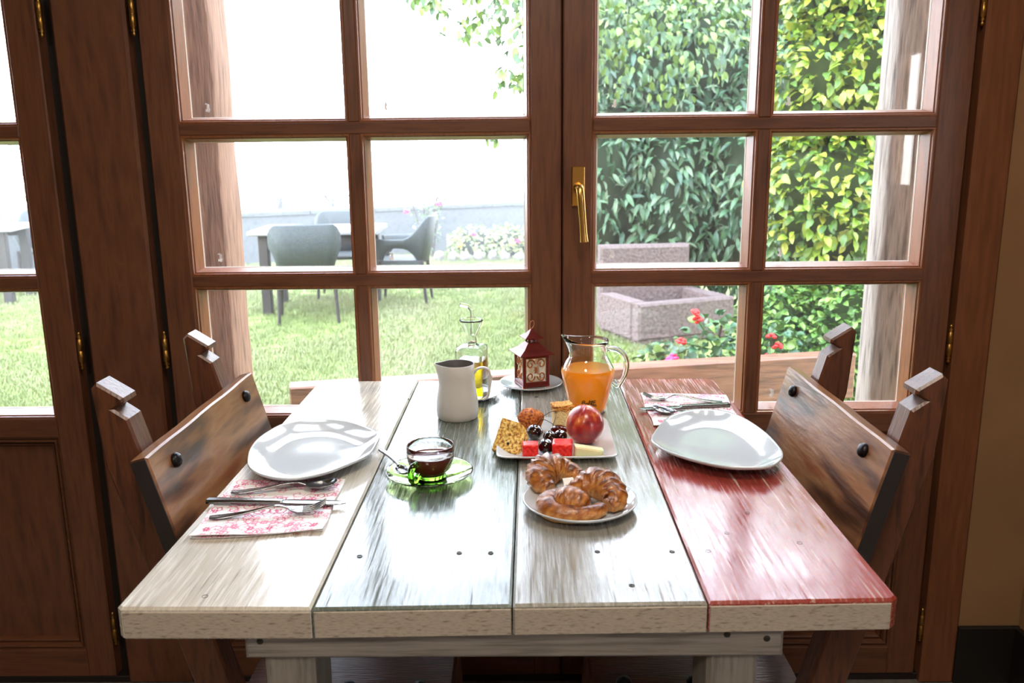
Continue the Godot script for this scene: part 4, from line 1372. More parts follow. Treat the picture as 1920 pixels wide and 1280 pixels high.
# ---------------------------------------------------------------- the pastries
func pastry(g: Geo, path: PackedVector3Array, rad: Array, ridges: float, phase: float, flat: float, sharp := 0.2):
	# a rolled pastry: a tapering roll along path, its layers stepping up in ridges, baked darker on their crests
	var nz := FastNoiseLite.new()
	nz.seed = int(phase * 10) + 3
	nz.frequency = 0.22
	nz.fractal_octaves = 3
	var rings := []
	var cols := []
	var m := path.size()
	var segs := 30
	var up := Vector3.UP
	for i in m:
		var f := float(i) / (m - 1)
		var d := (path[mini(i + 1, m - 1)] - path[maxi(i - 1, 0)]).normalized()
		var sd := d.cross(up).normalized()
		var u2 := sd.cross(d).normalized()
		var r0 := lerps(rad, f)
		var ring := PackedVector3Array()
		var cr := PackedColorArray()
		for j in segs:
			var a := TAU * j / segs
			var s := absf(f - 0.5) * 2.0 * ridges + 0.5 * sin(a + phase) + 0.12 * sin(3 * a + phase * 2) + 0.5 * nz.get_noise_2d(a * 4.0 + 50.0, f * 30.0)
			var saw := s - floorf(s)
			var ridge := pow(saw, 1.5) if ridges > 0 else 0.5
			var fine := 0.5 + 0.5 * sin(s * TAU * 5.0)
			var k := 1.0 + sharp * (ridge - 0.5) + 0.04 * (fine - 0.5)
			var off := (sd * cos(a) + u2 * sin(a) * flat) * r0 * k
			var p := path[i] + off
			var nn := nz.get_noise_3dv(p * 400.0)
			p += off.normalized() * nn * 0.0012
			ring.append(p)
			var top := clampf(0.5 + 0.6 * sin(a), 0, 1)
			var bake := clampf(0.08 + 0.6 * ridge * top + 0.42 * top * top + 0.5 * nn + 0.22 * (fine - 0.5), 0, 1)
			var pale := Color(0.70, 0.36, 0.10)
			var gold := Color(0.44, 0.14, 0.022)
			var dark := Color(0.10, 0.026, 0.008)
			cr.append(pale.lerp(gold, clampf(bake * 1.9, 0, 1)).lerp(dark, clampf(bake * 1.7 - 0.75, 0, 1)))
		rings.append(ring)
		cols.append(cr)
	g.loft(rings, true, true, [], cols)

func v3s(a: Array, dy := 0.0) -> Array:
	var o := []
	for p in a:
		o.append(Vector3(p[0], p[1] + dy, p[2]))
	return o

func pastry_plate():
	var c := Vector3(0.0825, TT, 0.7495)
	var g := Geo.new()
	g.lathe([Vector2(0, 0.0012), Vector2(0.042, 0.0012), Vector2(0.044, 0.0), Vector2(0.048, 0.0), Vector2(0.051, 0.002), Vector2(0.079, 0.011), Vector2(0.0832, 0.0148), Vector2(0.0828, 0.0164), Vector2(0.0808, 0.0162), Vector2(0.072, 0.0095), Vector2(0.052, 0.0058), Vector2(0, 0.0052)], c, 72, [2, 3])
	solo("round_plate", g, M.china, "small round white plate holding two croissants and a pastry knot", "plate", c)
	var crust := plain(Color.WHITE, 0.3)
	crust.vertex_color_use_as_albedo = true
	crust.heightmap_enabled = true
	crust.heightmap_texture = M.fine
	crust.heightmap_scale = 0.04
	tri_scale(crust, Vector3.ONE * 18.0)
	crust.clearcoat_enabled = true
	crust.clearcoat = 0.4
	crust.clearcoat_roughness = 0.25
	g = Geo.new()
	pastry(g, spline(v3s([[0.0400, 0.8085, 0.7200], [0.0280, 0.8165, 0.7060], [0.0310, 0.8230, 0.6850], [0.0480, 0.8265, 0.6740], [0.0690, 0.8210, 0.6720], [0.0880, 0.8150, 0.6830]]), 12), [0.010, 0.0175, 0.0225, 0.0255, 0.0255, 0.0225, 0.018, 0.014, 0.0095], 4.6, 0.4, 0.92)
	solo("croissant", g, crust, "dark glazed croissant arched at the back of the round plate", "croissant", Vector3(0.05, TT + 0.006, 0.68), "croissants on the round plate")
	g = Geo.new()
	pastry(g, spline(v3s([[0.0700, 0.8120, 0.7270], [0.0860, 0.8180, 0.7330], [0.1080, 0.8250, 0.7330], [0.1270, 0.8200, 0.7530], [0.1310, 0.8135, 0.7760], [0.1190, 0.8105, 0.7860]]), 12), [0.009, 0.0155, 0.0205, 0.024, 0.0245, 0.0215, 0.0175, 0.0135, 0.0095], 4.8, 2.1, 0.92)
	solo("croissant", g, crust, "glazed croissant with a peaked back, next to the coiled pastry knot and the plate rim", "croissant", Vector3(0.11, TT + 0.006, 0.75), "croissants on the round plate")
	var bun := thing("pastry_knot", "paler coiled pastry knot at the near edge of the round plate", "pastry", Vector3(0.07, TT + 0.006, 0.795))
	g = Geo.new()
	pastry(g, spline(v3s([[0.1120, 0.8085, 0.7900], [0.0960, 0.8075, 0.8030], [0.0700, 0.8075, 0.8080], [0.0430, 0.8085, 0.7990], [0.0340, 0.8110, 0.7800], [0.0460, 0.8140, 0.7650], [0.0640, 0.8160, 0.7640]]), 10), [0.0095, 0.0115, 0.0125, 0.0145, 0.0165, 0.0165, 0.014, 0.01], 0.0, 3.3, 0.95)
	part(bun, "outer_coil", g, crust)
	g = Geo.new()
	pastry(g, spline(v3s([[0.0480, 0.8140, 0.7790], [0.0600, 0.8175, 0.7830], [0.0760, 0.8180, 0.7880], [0.0920, 0.8130, 0.7940]]), 12), [0.011, 0.0195, 0.0225, 0.021, 0.0165, 0.008], 3.0, 1.2, 0.95, 0.1)
	part(bun, "inner_coil", g, crust)
	g = Geo.new()
	g.prism(PackedVector2Array([Vector2(-0.010, -0.010), Vector2(0.010, -0.012), Vector2(0.012, 0.007), Vector2(-0.004, 0.010)]), Transform3D(Basis(Vector3(0.9, 0.25, 0.1).normalized(), 0.0) * Basis.from_euler(Vector3(-1.15, 0.25, 0.2)), Vector3(0.0665, 0.8205, 0.722)), 0.0005)
	solo("paper_scrap", g, plain(Color(0.9, 0.89, 0.86), 0.8), "scrap of white paper tucked between the croissants", "paper", Vector3(0.0665, 0.8205, 0.722))

# ---------------------------------------------------------------- the garden
func leaf_mesh(l: float, w: float, bend: float) -> ArrayMesh:
	var g := Geo.new()
	var sec := [[0.0, 0.08], [0.3, 0.85], [0.6, 1.0], [0.85, 0.55], [1.0, 0.02]]
	var t := PackedVector3Array()
	for i in sec.size() - 1:
		var a = sec[i]
		var b = sec[i + 1]
		for s in [-1, 1]:
			var p0 := Vector3(0, -bend * a[0] * a[0] * l, a[0] * l)
			var p1 := Vector3(0, -bend * b[0] * b[0] * l, b[0] * l)
			var q0 := p0 + Vector3(s * w / 2 * a[1], 0.22 * w * a[1], 0)
			var q1 := p1 + Vector3(s * w / 2 * b[1], 0.22 * w * b[1], 0)
			t.append_array([p0, p1, q1, p0, q1, q0] if s > 0 else [p0, q1, p1, p0, q0, q1])
	g.tris(t, 1)
	return g.mesh(Vector3.ZERO)

func leaf_mat(c: Color, back := 0.4, rough := 0.4) -> StandardMaterial3D:
	var m := plain(c, rough)
	m.vertex_color_use_as_albedo = true
	m.backlight_enabled = true
	m.backlight = Color(back, back, back)
	return m

func leaf_turn(outward: Vector3, droop: float) -> Basis:
	var f := (outward + Vector3(rng.randf_range(-1, 1), rng.randf_range(-1, 1), rng.randf_range(-1, 1)) * 0.9 + Vector3.DOWN * droop).normalized()
	var up := (Vector3.UP + outward * 0.6 + Vector3(rng.randf_range(-1, 1), rng.randf_range(-0.6, 0.6), rng.randf_range(-1, 1)) * 0.7).normalized()
	var x := up.cross(f).normalized()
	return Basis(x, f.cross(x).normalized(), f)

func foliage(t: Node3D, pts: Array, outs: Array, mesh: Mesh, tones: Array, s0: float, s1: float, droop: float, singles: int, eye_first := true):
	# the nearest leaves in sight are parts of their own, the rest one mass of leaves
	var order := range(pts.size())
	if eye_first:
		order.sort_custom(func(a, b): return pts[a].z > pts[b].z)
	var mats := []
	for c in tones:
		mats.append(leaf_mat(c.linear_to_srgb()))
	var xfs := []
	var cols := []
	var n := 0
	for i in order:
		var p: Vector3 = pts[i]
		var xf := Transform3D(leaf_turn(outs[i], droop).scaled(Vector3.ONE * rng.randf_range(s0, s1)), p - t.position)
		var k := rng.randi() % tones.size()
		var v := Vector3(0, 1.296, 1.915) - p
		var px := Vector2(-p.x / v.z * -1567.0, 0)
		var seen := absf(px.x) < 930.0 and p.y < 1.296 + v.z * 0.18
		if n < singles and seen and rng.randf() < 0.75:
			inst(t, "leaf", mesh, mats[k], xf)
			n += 1
		else:
			xfs.append(xf)
			var c: Color = tones[k]
			var j := rng.randf_range(0.8, 1.2)
			cols.append(Color(c.r * j, c.g * j, c.b * j))
	scatter(t, "foliage", mesh, leaf_mat(Color.WHITE), xfs, cols)

func in_balls(balls: Array, count: int, skin := 0.35) -> Array:
	# points near the skins of a row of ellipsoids [centre, radii], with the outward direction at each
	var pts := []
	var outs := []
	var vol := 0.0
	for b in balls:
		vol += b[1].x * b[1].y + b[1].y * b[1].z
	for b in balls:
		var n := int(count * (b[1].x * b[1].y + b[1].y * b[1].z) / vol)
		for i in n:
			var d := Vector3(rng.randfn(), rng.randfn(), absf(rng.randfn() + 0.3) * (-1.0 if rng.randf() < 0.15 else 1.0)).normalized()
			pts.append(b[0] + d * b[1] * (1.0 - skin * rng.randf() * rng.randf()))
			outs.append((d / b[1]).normalized())
	return [pts, outs]

func core(t: Node3D, balls: Array, c: Color, k: float):
	# the twiggy inside of a shrub
	var nz := FastNoiseLite.new()
	nz.seed = 4
	nz.frequency = 0.15
	var g := Geo.new()
	for b in balls:
		g.ball(b[0], b[1] * k, func(d): return 1.0 + 0.25 * nz.get_noise_3dv(d * 12.0 + b[0] * 3.0), 22, 14)
	part(t, "twigs", g, plain(c, 0.95))

func tub_chair(called: String, label: String, at: Vector3, turn: float):
	var t := thing(called, label, "chair", Vector3.ZERO, "wicker tub chairs on the lawn")
	var m := plain(Color.WHITE, 0.6)
	m.albedo_texture = M.wicker
	m.uv1_triplanar = true
	m.uv1_scale = Vector3(3, 3, 3)
	m.heightmap_enabled = true
	m.heightmap_texture = M.wicker_h
	m.heightmap_scale = 0.3
	var rings := []
	var n := 40
	for i in n + 1:
		var f := float(i) / n
		var a := lerpf(-0.30 * PI, 1.30 * PI, f)   # from the one arm round the back to the other
		var back := pow(clampf(sin(a) * 0.5 + 0.5, 0, 1), 1.0)
		var x := signf(cos(a)) * pow(absf(cos(a)), 0.6) * 0.27
		var z := -signf(sin(a)) * pow(absf(sin(a)), 0.7) * 0.25
		var e := absf(f - 0.5) * 2.0
		var top := 0.60 + 0.20 * smoothstep(0.62, 0.22, e)
		var bot := 0.40
		if e > 0.34 and e < 0.98:
			bot = 0.40 + 0.13 * sin((e - 0.34) / 0.64 * PI)
		var flare := 1.02 + 0.22 * (top - 0.55) / 0.25
		var o := Vector3(x, 0, z)
		rings.append(PackedVector3Array([o * 0.9 + Vector3(0, bot, 0), o * flare + Vector3(0, top, 0), o * (flare - 0.07) + Vector3(0, top + 0.012, 0), o * (flare - 0.14) + Vector3(0, top, 0), o * 0.8 + Vector3(0, bot, 0)]))
	var g := Geo.new()
	g.loft(rings)
	part(t, "shell", g, m)
	g = Geo.new()
	g.box(Vector3(-0.22, 0.38, -0.20), Vector3(0.22, 0.42, 0.21), 0.012)
	part(t, "seat", g, m)
	for sx in [-1, 1]:
		for sz in [-1, 1]:
			g = Geo.new()
			g.tube(PackedVector3Array([Vector3(sx * 0.22, 0.42, sz * 0.19), Vector3(sx * 0.225, 0.2, sz * 0.205), Vector3(sx * 0.235, 0.0, sz * 0.225)]), [0.019, 0.016, 0.013], 8)
			part(t, "leg", g, M.dark_leg)
	t.position = at
	t.rotation.y = turn

func garden_table(label: String, at: Vector3, turn: float):
	var t := thing("garden_table", label, "table", Vector3.ZERO, "garden tables on the lawn")
	var g := Geo.new()
	g.box(Vector3(-0.54, 0.685, -0.39), Vector3(0.54, 0.72, 0.39), 0.008)
	part(t, "tabletop", g, plain(Color(0.50, 0.49, 0.50), 0.3))
	g = Geo.new()
	for r in [[Vector3(-0.46, 0.6, -0.31), Vector3(0.46, 0.685, -0.29)], [Vector3(-0.46, 0.6, 0.29), Vector3(0.46, 0.685, 0.31)]]:
		g = Geo.new()
		g.box(r[0], r[1], 0.003)
		part(t, "apron", g, M.dark_leg)
	for sx in [-1, 1]:
		for sz in [-1, 1]:
			g = Geo.new()
			g.box(Vector3(sx * 0.43 - 0.04, 0, sz * 0.28 - 0.04), Vector3(sx * 0.43 + 0.04, 0.685, sz * 0.28 + 0.04), 0.006)
			part(t, "leg", g, M.dark_leg)
	t.position = at
	t.rotation.y = turn

func stone(g: Geo, c: Vector3, e: Vector3, seed: int):
	var nz := FastNoiseLite.new()
	nz.seed = seed
	nz.frequency = 0.12
	g.ball(c, e, func(d): return 1.0 + 0.35 * nz.get_noise_3dv(d * 9.0), 14, 9)

func lawn():
	var green := plain(Color.WHITE, 0.9)
	green.albedo_texture = noise_tex(0.02, [Color(0.40, 0.46, 0.22), Color(0.47, 0.53, 0.27), Color(0.50, 0.55, 0.32)], [0.2, 0.5, 0.85], 71)
	tri_scale(green, Vector3.ONE * 0.5)
	var g := Geo.new()
	g.box(Vector3(-24, -0.5, -22), Vector3(20, LAWN, -0.12), 0.0)
	struct("ground", g, green)
	var blade := Geo.new()
	var t := PackedVector3Array()
	for k in 16:
		var a := rng.randf() * TAU
		var o := Vector3(rng.randf_range(-0.05, 0.05), 0, rng.randf_range(-0.05, 0.05))
		var d := Vector3(cos(a), 0, sin(a))
		var w := Vector3(-d.z, 0, d.x) * 0.0022
		var h := rng.randf_range(0.018, 0.042)
		var lean := d * h * rng.randf_range(0.2, 0.9)
		t.append_array([o - w, o + w, o + lean * 0.4 + Vector3(0, h * 0.7, 0) + w * 0.7, o - w, o + lean * 0.4 + Vector3(0, h * 0.7, 0) + w * 0.7, o + lean * 0.4 + Vector3(0, h * 0.7, 0) - w * 0.7])
		t.append_array([o + lean * 0.4 + Vector3(0, h * 0.7, 0) - w * 0.7, o + lean * 0.4 + Vector3(0, h * 0.7, 0) + w * 0.7, o + lean + Vector3(0, h, 0)])
	blade.tris(t, -1)
	var mesh := blade.mesh(Vector3.ZERO)
	var xfs := []
	var cols := []
	var nz := FastNoiseLite.new()
	nz.seed = 8
	nz.frequency = 0.6
	for i in 26000:
		var z := -2.2 - 8.2 * pow(rng.randf(), 1.25)
		var x := rng.randf_range(-0.66, 0.2) * (2.2 - z)
		var k := nz.get_noise_2d(x, z)
		xfs.append(Transform3D(Basis(Vector3.UP, rng.randf() * TAU).scaled(Vector3.ONE * rng.randf_range(0.8, 1.3) * (1.0 + 0.5 * k)), Vector3(x, LAWN - 0.002, z)))
		var j := rng.randf_range(0.8, 1.25)
		cols.append(Color(0.155, 0.20, 0.06).lerp(Color(0.24, 0.255, 0.12), clampf(0.45 + 0.9 * k + rng.randf_range(-0.25, 0.25), 0, 1)) * j)
	var o := scatter(self, "lawn_grass", mesh, leaf_mat(Color.WHITE, 0.6, 0.6), xfs, cols)
	tag(o, "bright short grass of the lawn outside the doors", "grass", "", "stuff")

func garden():
	lawn()
	M.wicker = noise_tex(0.05, [Color(0.10, 0.12, 0.125), Color(0.24, 0.27, 0.275), Color(0.17, 0.19, 0.2)], [], 72, 256, 2)
	M.wicker_h = noise_tex(0.08, [], [], 73, 256, 2)
	M.dark_leg = plain(Color(0.17, 0.15, 0.15), 0.5)
	# porch posts
	var old := wood([Color(0.27, 0.17, 0.12), Color(0.46, 0.32, 0.25), Color(0.53, 0.39, 0.31), Color(0.38, 0.26, 0.20)], 1, 0.7, 0.25, 74, 7.0, 0.7)
	var grey := wood([Color(0.30, 0.26, 0.24), Color(0.47, 0.42, 0.39), Color(0.54, 0.49, 0.46), Color(0.42, 0.36, 0.33)], 1, 0.7, 0.25, 75, 7.0, 0.7, [0.15, 0.4, 0.7, 0.9])
	for s in [["porch_post", "brown timber porch post outside the door beside the wide wooden post", -0.972, -0.834, -0.644, -0.5, old], ["porch_post", "weathered pale timber porch post outside the doors, in front of the yellow-green shrub", 1.013, 1.16, -0.60, -0.5, grey]]:
		var nz := FastNoiseLite.new()
		nz.seed = 15
		nz.frequency = 3.0
		var rings := []
		for k in 40:
			var y := lerpf(LAWN, 2.6, k / 39.0)
			var w := func(a: float) -> float: return 0.005 * nz.get_noise_2d(y, a * 10.0)
			rings.append(PackedVector3Array([Vector3(s[2], y, s[4] + 0.006 + w.call(1.0)), Vector3(s[2] + 0.008, y, s[4]), Vector3(s[3] - 0.003, y, s[4] + w.call(2.0) * 0.4), Vector3(s[3] + w.call(3.0), y, s[4] + 0.004), Vector3(s[3] + w.call(4.0), y, s[5] - 0.008), Vector3(s[3] - 0.008 + w.call(4.0), y, s[5]), Vector3(s[2] + 0.008 + w.call(5.0), y, s[5]), Vector3(s[2] + w.call(5.0), y, s[5] - 0.008)]))
		var g := Geo.new()
		g.loft(rings)
		var p := solo(s[0], g, s[6], s[1], "post", Vector3((s[2] + s[3]) / 2, LAWN, (s[4] + s[5]) / 2), "porch posts")
	# the low timber rail outside the doors
	var a := Vector3(-0.885, 0, -1.215)
	var b := Vector3(1.42, 0, -1.69)
	var tr := thing("timber_rail", "thick low timber rail running outside the doors in front of the geraniums", "rail", Vector3(0.25, LAWN, -1.45))
	var f := (b - a).normalized()
	var rb := Basis(f, Vector3.UP, f.cross(Vector3.UP))
	var g := Geo.new()
	g.boxat((a + b) / 2 + Vector3(0, 0.352, 0), Vector3((b - a).length() / 2, 0.098, 0.046), rb, 0.006)
	part(tr, "beam", g, wood([Color(0.30, 0.18, 0.125), Color(0.45, 0.29, 0.21), Color(0.52, 0.36, 0.28)], 0, 0.55, 0.1, 76, 6.0, 0.6))
	for k in [0.08, 0.5, 0.92]:
		g = Geo.new()
		var c := a.lerp(b, k)
		g.boxat(c + Vector3(0, 0.112, 0), Vector3(0.05, 0.142, 0.04), rb, 0.005)
		part(tr, "support", g, old)
	# the wall at the end of the garden
	var wall := plain(Color.WHITE, 0.9)
	wall.albedo_texture = noise_tex(0.03, [Color(0.22, 0.24, 0.25), Color(0.34, 0.35, 0.36), Color(0.28, 0.30, 0.30)], [], 77)
	tri_scale(wall, Vector3.ONE * 0.8)
	var w0 := Vector3(-8.2, 0, -6.3)
	var w1 := Vector3(2.6, 0, -12.1)
	var wd := (w1 - w0).normalized()
	var wb := Basis(wd, Vector3.UP, wd.cross(Vector3.UP))
	var gw := thing("garden_wall", "low grey stone wall across the far end of the lawn", "wall", Vector3(-2.5, LAWN, -9.35))
	g = Geo.new()
	g.boxat((w0 + w1) / 2 + Vector3(0, 0.27, -0.15), Vector3((w1 - w0).length() / 2, 0.3, 0.14), wb, 0.01)
	part(gw, "masonry", g, wall)
	for k in 14:
		g = Geo.new()
		g.boxat(w0.lerp(w1, (k + 0.5) / 14.0) + Vector3(0, 0.595, -0.15), Vector3((w1 - w0).length() / 28 - 0.004, 0.028, 0.17), wb, 0.008)
		part(gw, "coping_stone", g, wall)
	# tables and chairs on the lawn
	garden_table("dark-legged pale garden table on the lawn, between the tub chairs, seen past the brown post", Vector3(-1.76, LAWN, -5.60), 0.04)
	garden_table("dark-legged pale garden table on the lawn, seen through the door at the picture's edge", Vector3(-5.27, LAWN, -6.13), 0.2)
	tub_chair("tub_chair", "dark wicker tub chair on the lawn, its back turned to the doors", Vector3(-1.765, LAWN, -5.06), PI + 0.22)
	tub_chair("tub_chair", "dark wicker tub chair on the lawn in side view, near the flower bed", Vector3(-1.07, LAWN, -5.84), -PI / 2)
	tub_chair("tub_chair", "dark wicker tub chair behind the nearer garden table, facing the doors", Vector3(-1.70, LAWN, -6.25), 0.1)
	tub_chair("tub_chair", "dark wicker tub chair behind the garden table at the picture's edge", Vector3(-4.95, LAWN, -6.95), 0.3)
	# the stone trough
	var st := plain(Color.WHITE, 0.9)
	st.albedo_texture = noise_tex(0.04, [Color(0.30, 0.25, 0.24), Color(0.42, 0.36, 0.35), Color(0.47, 0.41, 0.40)], [], 78)
	st.heightmap_enabled = true
	st.heightmap_texture = M.grain
	st.heightmap_scale = 0.6
	tri_scale(st, Vector3.ONE * 1.5)
	var tb := Basis(Vector3.UP, 0.40)
	var tc := Vector3(1.06, LAWN, -4.38)
	var tg := thing("stone_trough", "pinkish grey stone trough with a tall back slab, on the lawn before the hedge", "trough", tc)
	for q in [[Vector3(0, 0.05, 0), Vector3(0.38, 0.05, 0.31)], [Vector3(0, 0.17, 0.27), Vector3(0.40, 0.13, 0.055)], [Vector3(-0.345, 0.17, -0.02), Vector3(0.058, 0.13, 0.24)], [Vector3(0.345, 0.17, -0.02), Vector3(0.058, 0.13, 0.24)]]:
		g = Geo.new()
		g.boxat(tc + tb * q[0], q[1], tb, 0.015)
		part(tg, "basin_wall" if q[0].y > 0.1 else "basin_floor", g, st)
	g = Geo.new()
	var sb := Basis(Vector3.UP, 0.12)
	g.boxat(tc + tb * Vector3(0.02, 0.32, -0.34), Vector3(0.35, 0.32, 0.07), sb, 0.02)
	part(tg, "back_slab", g, st)
	var mist := FogVolume.new()
	mist.name = "morning_mist"
	mist.shape = RenderingServer.FOG_VOLUME_SHAPE_BOX
	mist.size = Vector3(40, 9, 17)
	mist.position = Vector3(0, 4.4, -13.5)
	var fm := FogMaterial.new()
	fm.albedo = Color(0.97, 0.98, 1.0)
	fm.density = 0.028
	mist.material = fm
	mist.set_meta("kind", "stuff")
	mist.set_meta("label", "thin white morning mist over the far end of the lawn")
	mist.set_meta("category", "mist")
	add_child(mist)
	plants()

func flower_head(t: Node3D, p: Vector3, r: float, m: Material):
	var g := Geo.new()
	for k in 9:
		var d := Vector3(rng.randfn(), rng.randfn() * 0.7 + 0.3, rng.randfn()).normalized() * r * 0.7
		g.ball(p + d, Vector3(r * 0.5, r * 0.34, r * 0.5), null, 8, 6)
	part(t, "flower", g, m)

func plants():
	var broad := leaf_mesh(0.058, 0.032, 0.35)
	var long := leaf_mesh(0.13, 0.042, 0.5)
	var small := leaf_mesh(0.042, 0.026, 0.3)
	var disc := leaf_mesh(0.05, 0.052, 0.2)
	var bark := plain(Color(0.24, 0.18, 0.14), 0.9)
	# the yellow-green shrub by the pale post
	var balls := [[Vector3(1.70, 1.05, -2.75), Vector3(0.47, 0.5, 0.4)], [Vector3(1.78, 1.65, -2.8), Vector3(0.50, 0.5, 0.42)], [Vector3(1.80, 2.2, -2.8), Vector3(0.46, 0.45, 0.4)], [Vector3(2.3, 1.2, -3.0), Vector3(0.5, 1.2, 0.4)]]
	var t := thing("shrub", "yellow-green broad-leaved shrub growing behind the pale porch post", "shrub", Vector3(1.75, LAWN, -2.75))
	core(t, balls, Color(0.20, 0.26, 0.10), 0.74)
	var g := Geo.new()
	g.tube(PackedVector3Array([Vector3(1.75, LAWN, -2.75), Vector3(1.72, 0.8, -2.7), Vector3(1.8, 2.0, -2.75)]), [0.04, 0.03, 0.012], 8)
	part(t, "stem", g, bark)
	var q := in_balls(balls, 9500, 0.4)
	foliage(t, q[0], q[1], broad, [Color(0.15, 0.25, 0.02), Color(0.27, 0.33, 0.03), Color(0.06, 0.13, 0.02), Color(0.20, 0.29, 0.03), Color(0.34, 0.36, 0.05), Color(0.08, 0.16, 0.025)], 0.75, 1.35, 0.25, 290)
	# the green hedge behind the trough
	balls = [[Vector3(0.75, 1.0, -5.6), Vector3(0.55, 0.9, 0.5)], [Vector3(1.35, 0.95, -5.5), Vector3(0.6, 1.0, 0.5)], [Vector3(2.0, 1.0, -5.3), Vector3(0.6, 1.1, 0.5)], [Vector3(2.7, 1.0, -5.2), Vector3(0.6, 1.2, 0.5)], [Vector3(1.0, 2.1, -5.8), Vector3(0.75, 0.8, 0.5)], [Vector3(1.9, 2.2, -5.7), Vector3(0.8, 0.9, 0.5)], [Vector3(2.8, 2.2, -5.5), Vector3(0.8, 1.0, 0.5)], [Vector3(1.4, 3.0, -6.0), Vector3(1.0, 0.8, 0.6)], [Vector3(3.5, 1.2, -4.6), Vector3(0.7, 1.6, 0.6)]]
	t = thing("laurel_hedge", "tall dark green laurel hedge behind the stone trough", "hedge", Vector3(1.7, LAWN, -5.5))
	core(t, balls, Color(0.15, 0.21, 0.13), 0.8)
	g = Geo.new()
	for x in [0.8, 1.4, 2.0, 2.7]:
		g = Geo.new()
		g.tube(PackedVector3Array([Vector3(x, LAWN, -5.5), Vector3(x + 0.05, 1.0, -5.55), Vector3(x, 2.2, -5.6)]), [0.05, 0.04, 0.015], 8)
		part(t, "stem", g, bark)
	q = in_balls(balls, 12000, 0.3)
	foliage(t, q[0], q[1], long, [Color(0.028, 0.075, 0.032), Color(0.05, 0.115, 0.05), Color(0.07, 0.145, 0.065), Color(0.035, 0.09, 0.05), Color(0.12, 0.18, 0.10)], 0.55, 1.05, 0.5, 290)
	# the low green bushes below the yellow shrub, in front of the hedge
	balls = [[Vector3(1.36, 0.28, -2.55), Vector3(0.26, 0.36, 0.22)], [Vector3(1.70, 0.34, -2.5), Vector3(0.30, 0.40, 0.24)]]
	t = thing("bush", "small-leaved green bush beside the yellow-green shrub, behind the geraniums", "bush", Vector3(1.5, LAWN, -2.55))
	core(t, balls, Color(0.18, 0.26, 0.1), 0.75)
	q = in_balls(balls, 2600, 0.35)
	foliage(t, q[0], q[1], small, [Color(0.08, 0.19, 0.03), Color(0.14, 0.27, 0.05), Color(0.06, 0.14, 0.03), Color(0.2, 0.33, 0.07)], 0.8, 1.3, 0.3, 200)
	# the tree whose boughs hang in from above
	balls = [[Vector3(0.28, 2.35, -3.7), Vector3(0.62, 0.55, 0.5)], [Vector3(0.85, 2.15, -3.9), Vector3(0.65, 0.55, 0.5)], [Vector3(-0.1, 2.55, -3.6), Vector3(0.55, 0.40, 0.4)], [Vector3(1.4, 2.5, -4.1), Vector3(0.7, 0.5, 0.5)], [Vector3(0.16, 1.86, -3.65), Vector3(0.24, 0.30, 0.25)]]
	t = thing("tree", "leafy tree whose boughs hang against the white sky above the lawn", "tree", Vector3(1.3, LAWN, -6.6))
	g = Geo.new()
	g.tube(spline([Vector3(1.3, LAWN, -6.6), Vector3(1.3, 1.2, -6.6), Vector3(1.2, 2.3, -6.0), Vector3(0.9, 2.75, -4.8), Vector3(0.5, 2.6, -3.9)], 5), [0.10, 0.095, 0.09, 0.085, 0.08, 0.075, 0.07, 0.068, 0.065, 0.06, 0.055, 0.05, 0.046, 0.042, 0.038, 0.034, 0.03, 0.025, 0.02, 0.015, 0.012], 10)
	part(t, "trunk", g, bark)
	for e in [[Vector3(0.9, 2.75, -4.8), Vector3(0.4, 2.15, -3.8), Vector3(0.12, 1.75, -3.6)], [Vector3(0.5, 2.5, -3.9), Vector3(-0.1, 2.5, -3.6), Vector3(-0.5, 2.35, -3.5)], [Vector3(0.4, 2.15, -3.8), Vector3(0.1, 2.1, -3.6), Vector3(-0.18, 1.95, -3.5)]]:
		g = Geo.new()
		g.tube(spline(e, 6), [0.016, 0.013, 0.011, 0.009, 0.008, 0.007, 0.006, 0.006, 0.005, 0.005, 0.004, 0.004, 0.003], 6)
		part(t, "branch", g, bark)
	q = in_balls(balls, 3000, 0.95)
	for s in [[Vector3(-0.19, 1.405, -3.5), 9], [Vector3(-0.55, 2.2, -3.5), 60], [Vector3(-0.3, 2.05, -3.5), 60], [Vector3(0.0, 1.75, -3.5), 50]]:
		for k in s[1]:
			q[0].append(s[0] + Vector3(rng.randfn(), rng.randfn() * 0.5, rng.randfn()) * (0.03 if s[1] < 10 else 0.10))
			q[1].append(Vector3(rng.randfn(), -0.3, rng.randfn()).normalized())
	foliage(t, q[0], q[1], small, [Color(0.09, 0.16, 0.05), Color(0.16, 0.26, 0.07), Color(0.06, 0.12, 0.05), Color(0.22, 0.32, 0.08)], 1.0, 1.7, 0.5, 290)
	# geraniums behind the rail
	var red := plain(Color(0.85, 0.05, 0.03), 0.5)
	var pink := plain(Color(0.86, 0.20, 0.45), 0.5)
	var clay := plain(Color(0.45, 0.24, 0.16), 0.8)
	for s in [[Vector3(0.90, 0.40, -1.95), 0.17, 260, red, [Vector3(0.785, 0.585, -1.9), Vector3(0.93, 0.375, -1.80), Vector3(0.965, 0.372, -1.80), Vector3(0.80, 0.555, -1.9), Vector3(0.72, 0.462, -1.86)], "potted geranium with round leaves and red flowers behind the timber rail, before the trough"], [Vector3(1.16, 0.38, -2.0), 0.15, 190, red, [Vector3(1.13, 0.475, -1.88), Vector3(1.155, 0.435, -1.86), Vector3(1.14, 0.39, -1.84), Vector3(1.17, 0.385, -1.85), Vector3(1.11, 0.385, -1.85)], "potted geranium with red flowers behind the timber rail, below the yellow-green shrub"], [Vector3(0.64, 0.32, -1.95), 0.10, 90, pink, [Vector3(0.672, 0.375, -1.86), Vector3(0.69, 0.385, -1.87), Vector3(0.655, 0.365, -1.86)], "small potted plant with pink flowers behind the timber rail"]]:
